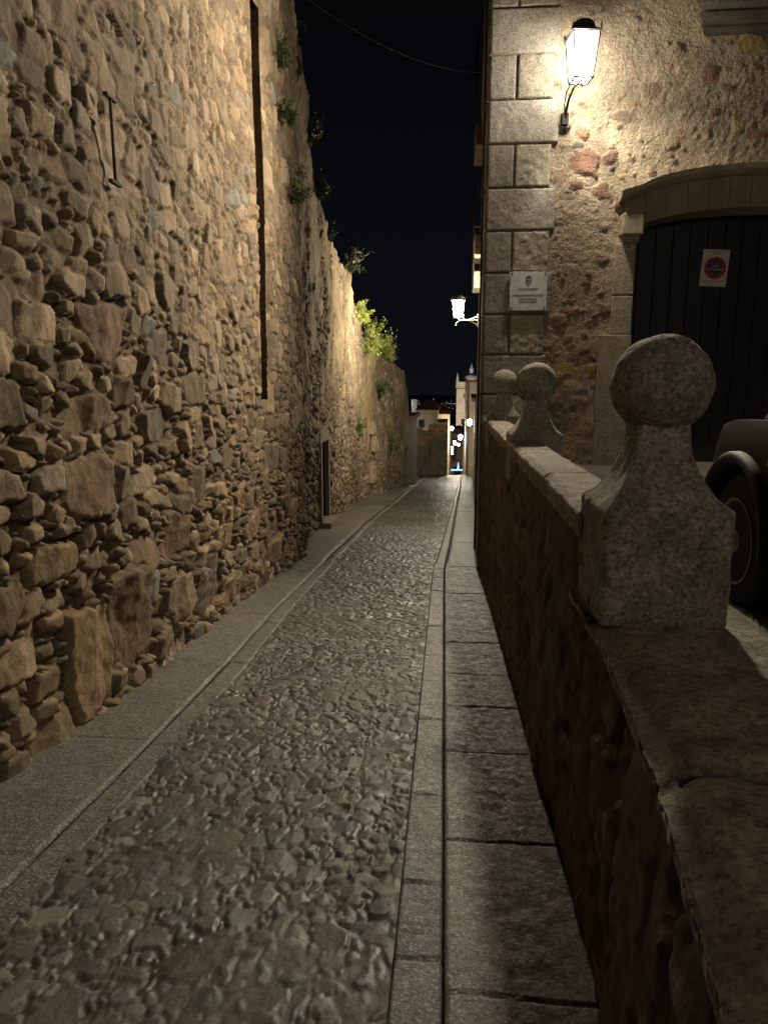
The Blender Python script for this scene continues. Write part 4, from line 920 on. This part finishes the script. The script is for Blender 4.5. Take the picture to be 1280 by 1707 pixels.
for xx_ in (CX0 + .18, CX1 - .18): carpart(MB().lathe([(.001, .04), (.06, .03), (.085, .01), (.085, -.06)], (xx_, CYN - .035, GZ + .66), 20, 'Y'), 'headlight', M['lens'], smooth='auto')
for xx_ in (CX0 + .08, CX1 - .08): carpart(MB().box((xx_, CYT - .01, GZ + .74), (.12, .04, .22)), 'tail_light', M['sign_r'], bevel=.01)
for xx_ in (CX0 - .006, CX1 + .006): carpart(MB().box((xx_, 3.16 if xx_ < 2 else 3.1, GZ + .725), (.022, .06, .035)), 'side_indicator', M['lens'], bevel=.006)
for xx_, sg in ((CX0, 1), (CX1, -1)):
    carpart(MB().box((xx_ - sg * .10, 2.42, GZ + 1.03), (.16, .09, .14)), 'mirror', M['trim'], bevel=.025, smooth='auto')
    carpart(MB().box((xx_ - sg * .012, 1.78, GZ + .82), (.03, .15, .03)), 'door_handle', M['trim'], bevel=.008)

# ================================================================ THE FAR END OF THE LANE
# ruined plastered wall closing the view at the bend
Xa, Xb = -3.4, .15; res = .06
cl = [(.15, .3, .45, .8, 900, .2, None), (.08, .15, .5, .9, 2500, .3, None)]
U, V, S1, S2, ID, tab = stones(3.55, 4.8, res, cl, 91, warp=.5)
H, col = stone_relief(S1, S2, ID, tab, U, V, 91, .05, .05, rad=.06, gap=.02)
Xg, Zg = U + Xa, V - 6.8
bnd = interp(Xg, [(-3.4, -3.2), (-2.3, -4.0), (-1.6, -4.1), (-1.2, -3.2), (0, -2.7), (.6, -2.7)]) + (fbm(U * 3, V * 3, 93, 3) - .5) * .5
low = sstep(.1, -.1, Zg - bnd)[..., None]; col = col * (1 - low) * np.array((1.1, .95, .8)) + np.array((.17, .15, .10)) * (.6 + .8 * fbm(U * 3, V * .7, 95, 4))[..., None] * low
top = interp(Xg, [(-3.4, -2.3), (-2.1, -2.35), (-2.0, -2.6), (-1.6, -2.6), (-1.5, -2.0), (-.3, -2.0), (-.2, -2.2), (.6, -2.3)]) + (fbm(U * 5, U * 0, 96, 3) - .5) * .25
ov = np.clip(Zg - top, 0, None); P = np.stack([Xg, 62 + .35 * (Xg) * 0 - H * .8 + ov * .8, Zg - ov], -1)
rw = thing('ruined_wall', 'low ruined wall with crumbled brown top closing the bend of the lane', 'wall', (-1.5, 62.2, -6.4))
parent_keep(grid('masonry', P, M['far_rubble'], col), rw)
def farhouse(name, label, loc, w, d, h, m, roof=None, roofh=1.0, wins=(), cat='house', eave=.25, hip=False):
    t = thing(name, label, cat, loc)
    MB().box((0, d / 2, h / 2), (w, d, h)).build('wall', M[m], t, bevel=.01)
    if roof:
        e = eave; pts = [(-w / 2 - e, h), (w / 2 + e, h), (0, h + roofh)]
        if hip: MB().add([(-w / 2 - e, -e, h + .004), (w / 2 + e, -e, h + .004), (w / 2 + e, d + e, h + .004), (-w / 2 - e, d + e, h + .004), (-w * .18, d / 2, h + roofh), (w * .18, d / 2, h + roofh)], [(0, 1, 5, 4), (1, 2, 5), (2, 3, 4, 5), (3, 0, 4), (0, 3, 2, 1)]).build('roof', M[roof], t)
        else: MB().prism([(p[0], p[1] + .004) for p in pts], -e, d + e).build('roof', M[roof], t)
    for (x, z, ww, hh_) in wins:
        MB().box((x, -.01, z), (ww, .05, hh_)).build('window', M['darkhole'], t)
    return t
farhouse('house', 'grey gabled house front rising just behind the ruined wall', (-1.75, 67, -7.6), 1.9, 6, 6.6, 'wallpaint', 'tile', .9, [(-.6, 5.3, .5, .7)], hip=True)
farhouse('house', 'long tiled house roof stretching right behind the ruined wall', (-1.75, 74, -8), 4.2, 9, 6.3, 'wallpaint', 'tile', 1.2, [(-.9, 4.6, .4, 1.5)], hip=True)
farhouse('house', 'narrow plastered house end between ruined wall and lane gap', (-.33, 62.9, -7.4), .9, 6, 5.5, 'wallpaint', None, .35, [(.0, 4.6, .4, .6)])
farhouse('chimney_stack', 'white floodlit chimney stack left of the grey house', (-3.15, 70, -8), .5, .6, 7.9, 'domezinc', None, 0, [], 'chimney')
# right-hand buildings past the stone house
def lanehouse(label, x0, y0, y1, x1, zt, zb, m, wins, wdt=6, roof=True):
    t = thing('house', label, 'house', (x0 + 1, (y0 + y1) / 2, zb))
    o = parent_keep(MB().prism([(x0, y0), (x0 + wdt, y0), (x0 + wdt, y1), (x1, y1)], zb, zt, 'Z').build('wall', M[m], bevel=.01), t)
    if roof: parent_keep(MB().prism([(x0 - .25, y0 - .1), (x0 + wdt, y0 - .1), (x0 + wdt, y1 + .1), (x1 - .25, y1 + .1)], zt + .003, zt + .18, 'Z').build('roof', M['tile'], bevel=.02), t)
    for (f, z, ww, hh_) in wins:
        yy = y0 + f * (y1 - y0); xx_ = x0 + f * (x1 - x0); parent_keep(MB().box((xx_, yy, z), (.06, ww, hh_)).build('window', M['darkhole']), t)
    return t
lanehouse('plain brown house right of the lane past the stone house', 1.50, 36, 49, 1.86, .6, -6, 'wallpaint', [(.4, -2, 1, 1.4)])
lanehouse('tall brown house standing in front of the floodlit tower', 1.75, 56, 78, 1.95, 1.55, -9.5, 'wallpaint', [(.2, -1, 1.2, 1.8), (.55, -1, 1.2, 1.8), (.25, -5, 1.2, 2)])
lanehouse('last lit house on the right before the lane narrows', 1.88, 80, 104, 2.6, -4.5, -13, 'wallpaint', [(.4, -7.5, 1.2, 1.6)])
farhouse('house', 'dark house closing the lane gap under the tower', (2.4, 125, -15.5), 6.5, 8, 8.2, 'wallpaint', 'tile', 1.0, [(-.3, 1.2, 1.3, 2.4), (-1.9, 1.2, .8, 2.2)])
farhouse('house', 'lower house left of the lane gap behind the narrow plastered one', (-.9, 84, -10.5), 3.0, 12, 6.2, 'wallpaint', 'tile', .8, [(.6, 4.6, .5, .9)])
# tower with dome
tw = thing('church_tower', 'floodlit church tower with a pale dome and little pinnacles', 'tower', (5.2, 180, -20))
MB().box((0, 3, 10), (5.6, 6, 20)).build('shaft', M['towerstone'], tw, bevel=.05)
MB().box((0, 3, 20.35), (6.1, 6.5, .35)).build('cornice', M['towerstone'], tw, bevel=.05)
MB().box((0, 3, 21.1), (5.9, 6.3, 1.1)).build('belfry', M['towerstone'], tw, bevel=.05)
MB().box((0, 3, 10.5), (5.9, 6.3, .4)).build('string_course', M['towerstone'], tw, bevel=.05)
th = np.linspace(0, math.pi / 2, 12)
MB().lathe([(2.3 * math.cos(a), 21.65 + 2.1 * math.sin(a)) for a in th[:-1]] + [(.01, 23.75)], (.9, 3, 0), 28).build('dome', M['domezinc'], tw, smooth=True)
MB().lathe([(.5, 23.6), (.5, 24.7), (.62, 24.75), (.4, 25.2), (.12, 25.7), (.01, 26.3)], (.9, 3, 0), 12).build('dome_lantern', M['domezinc'], tw, smooth='auto')
for (x, y) in [(-2.6, .3), (2.6, .3), (-2.6, 5.7), (2.6, 5.7)]:
    MB().lathe([(.4, 21.65), (.4, 22.1), (.28, 22.3), (.3, 22.6), (.01, 23.9)], (x, y, 0), 10).build('pinnacle', M['domezinc'], tw, smooth='auto')
for (x, z, w_, h_, mm) in [(-1.0, 11.8, 1.1, 1.4, 'darkhole'), (-.6, 18.2, 1.0, 1.0, 'sign_r'), (-.9, 4.4, 1.6, 2.2, 'sign_r')]:
    MB().box((x, -.02, z), (w_, .08, h_)).build('window', M[mm], tw, bevel=.02)
# distant street lamps: globe on a short wall arm
def farlamp(x, y, z, r_, lab, side=1, st=None):
    t = thing('street_lamp', lab, 'street lamp', (x, y, z), 'small lit lamps at the far end of the lane')
    MB().lathe([(.01, -r_ * 1.3), (r_ * .7, -r_ * 1.2), (r_ * 1.05, r_ * .6), (r_ * .9, r_ * .8), (.01, r_ * 1.3)], (0, 0, 0), 12).build('lantern', M['glow3'], t, smooth=True)
    MB().tube([(0, 0, -r_ * 1.3), (side * .1, 0, -r_ * 1.7), (side * .8, 0, -r_ * 1.7)], .03, 6).build('arm', M['iron'], t, smooth=True)
farlamp(1.60, 50, -1.20, .17, 'largest distant lamp, on the brown house wall at the right', 1)
farlamp(1.42, 72, -3.9, .20, 'second distant lamp, below the largest one on the right', 1)
farlamp(1.20, 100, -6.8, .20, 'third distant lamp, right at the lane gap', 1)
farlamp(1.85, 106, -7.6, .15, 'distant lamp almost touching the one at the lane gap', 1)
farlamp(.62, 80, -3.55, .17, 'distant lamp on the left side of the lane gap', -1)
farlamp(-3.9, 70, -.55, .17, 'lone white lamp above the eave beside the chimney stack', -1)
# blue light at the foot of the lane; lit ground done as a glowing strip
M['blue'] = emis('blue_light', (.12, .45, 1.0), 1.3); M['cyan'] = emis('cyan_light', (.45, .85, 1.0), 1.8)
bs = thing('blue_glow', 'blue glowing sign, and blue-lit ground as a glowing strip, at the foot of the lane', 'blue light', (1.6, 108, -11.75))
MB().box((-.75, 0, 3.1), (.55, .2, 1.3)).build('sign', M['cyan'], bs, bevel=.05)
MB().box((.1, .0, .12), (2.3, .2, .22)).build('lit_ground_strip', M['blue'], bs, bevel=.05)
MB().tube([(.3, 0, .2), (.3, 0, 1.3)], [.2, .05], 6).build('light_column', M['blue'], bs)
# town across the valley: many little lights, one mass
vs = MB(); r = rng(7)
for k in range(90):
    y = 900 + 900 * r.rand(); x = (r.rand() * .075 - .050) * y; z = 1.55 - y * (.030 + .004 * r.randn() * (r.rand())); s_ = y * .00028 * (.5 + r.rand())
    vs.lathe([(.01, -s_), (s_, 0), (.01, s_)], (x, y, z), 6)
tag(vs.build('distant_town_lights', M['glow4']), 'row of tiny lights of the town on the dark horizon', 'town lights', kind='stuff')
hl = MB(); n_ = 40; vs2 = []
for i in range(n_):
    x = -900 + 1800 * i / (n_ - 1); zt = 1.55 - 2000 * .028 + 8 * math.sin(i * 1.7) + 5 * math.sin(i * .6); vs2 += [(x, 1990, -75), (x, 2000, zt), (x, 2400, zt - 5)]
hl.add(vs2, [(3 * i, 3 * i + 3, 3 * i + 4, 3 * i + 1) for i in range(n_ - 1)] + [(3 * i + 1, 3 * i + 4, 3 * i + 5, 3 * i + 2) for i in range(n_ - 1)])
tag(hl.build('hills', M['groundm']), kind='structure')
# floodlights and lamps of the lower town
point('flood_light', (1.0, 150, -14), 45000, .5, (1, .9, .75)); point('flood_light', (-4.4, 66, -4.4), 350, .2, (1, .95, .9))
point('lane_light', (.9, 50, -1.6), 600, .1, (1, .9, .7)); point('lane_light', (.9, 72, -4), 900, .1, (1, .9, .7)); point('lane_light', (.8, 100, -8), 2000, .1, (1, .9, .75))
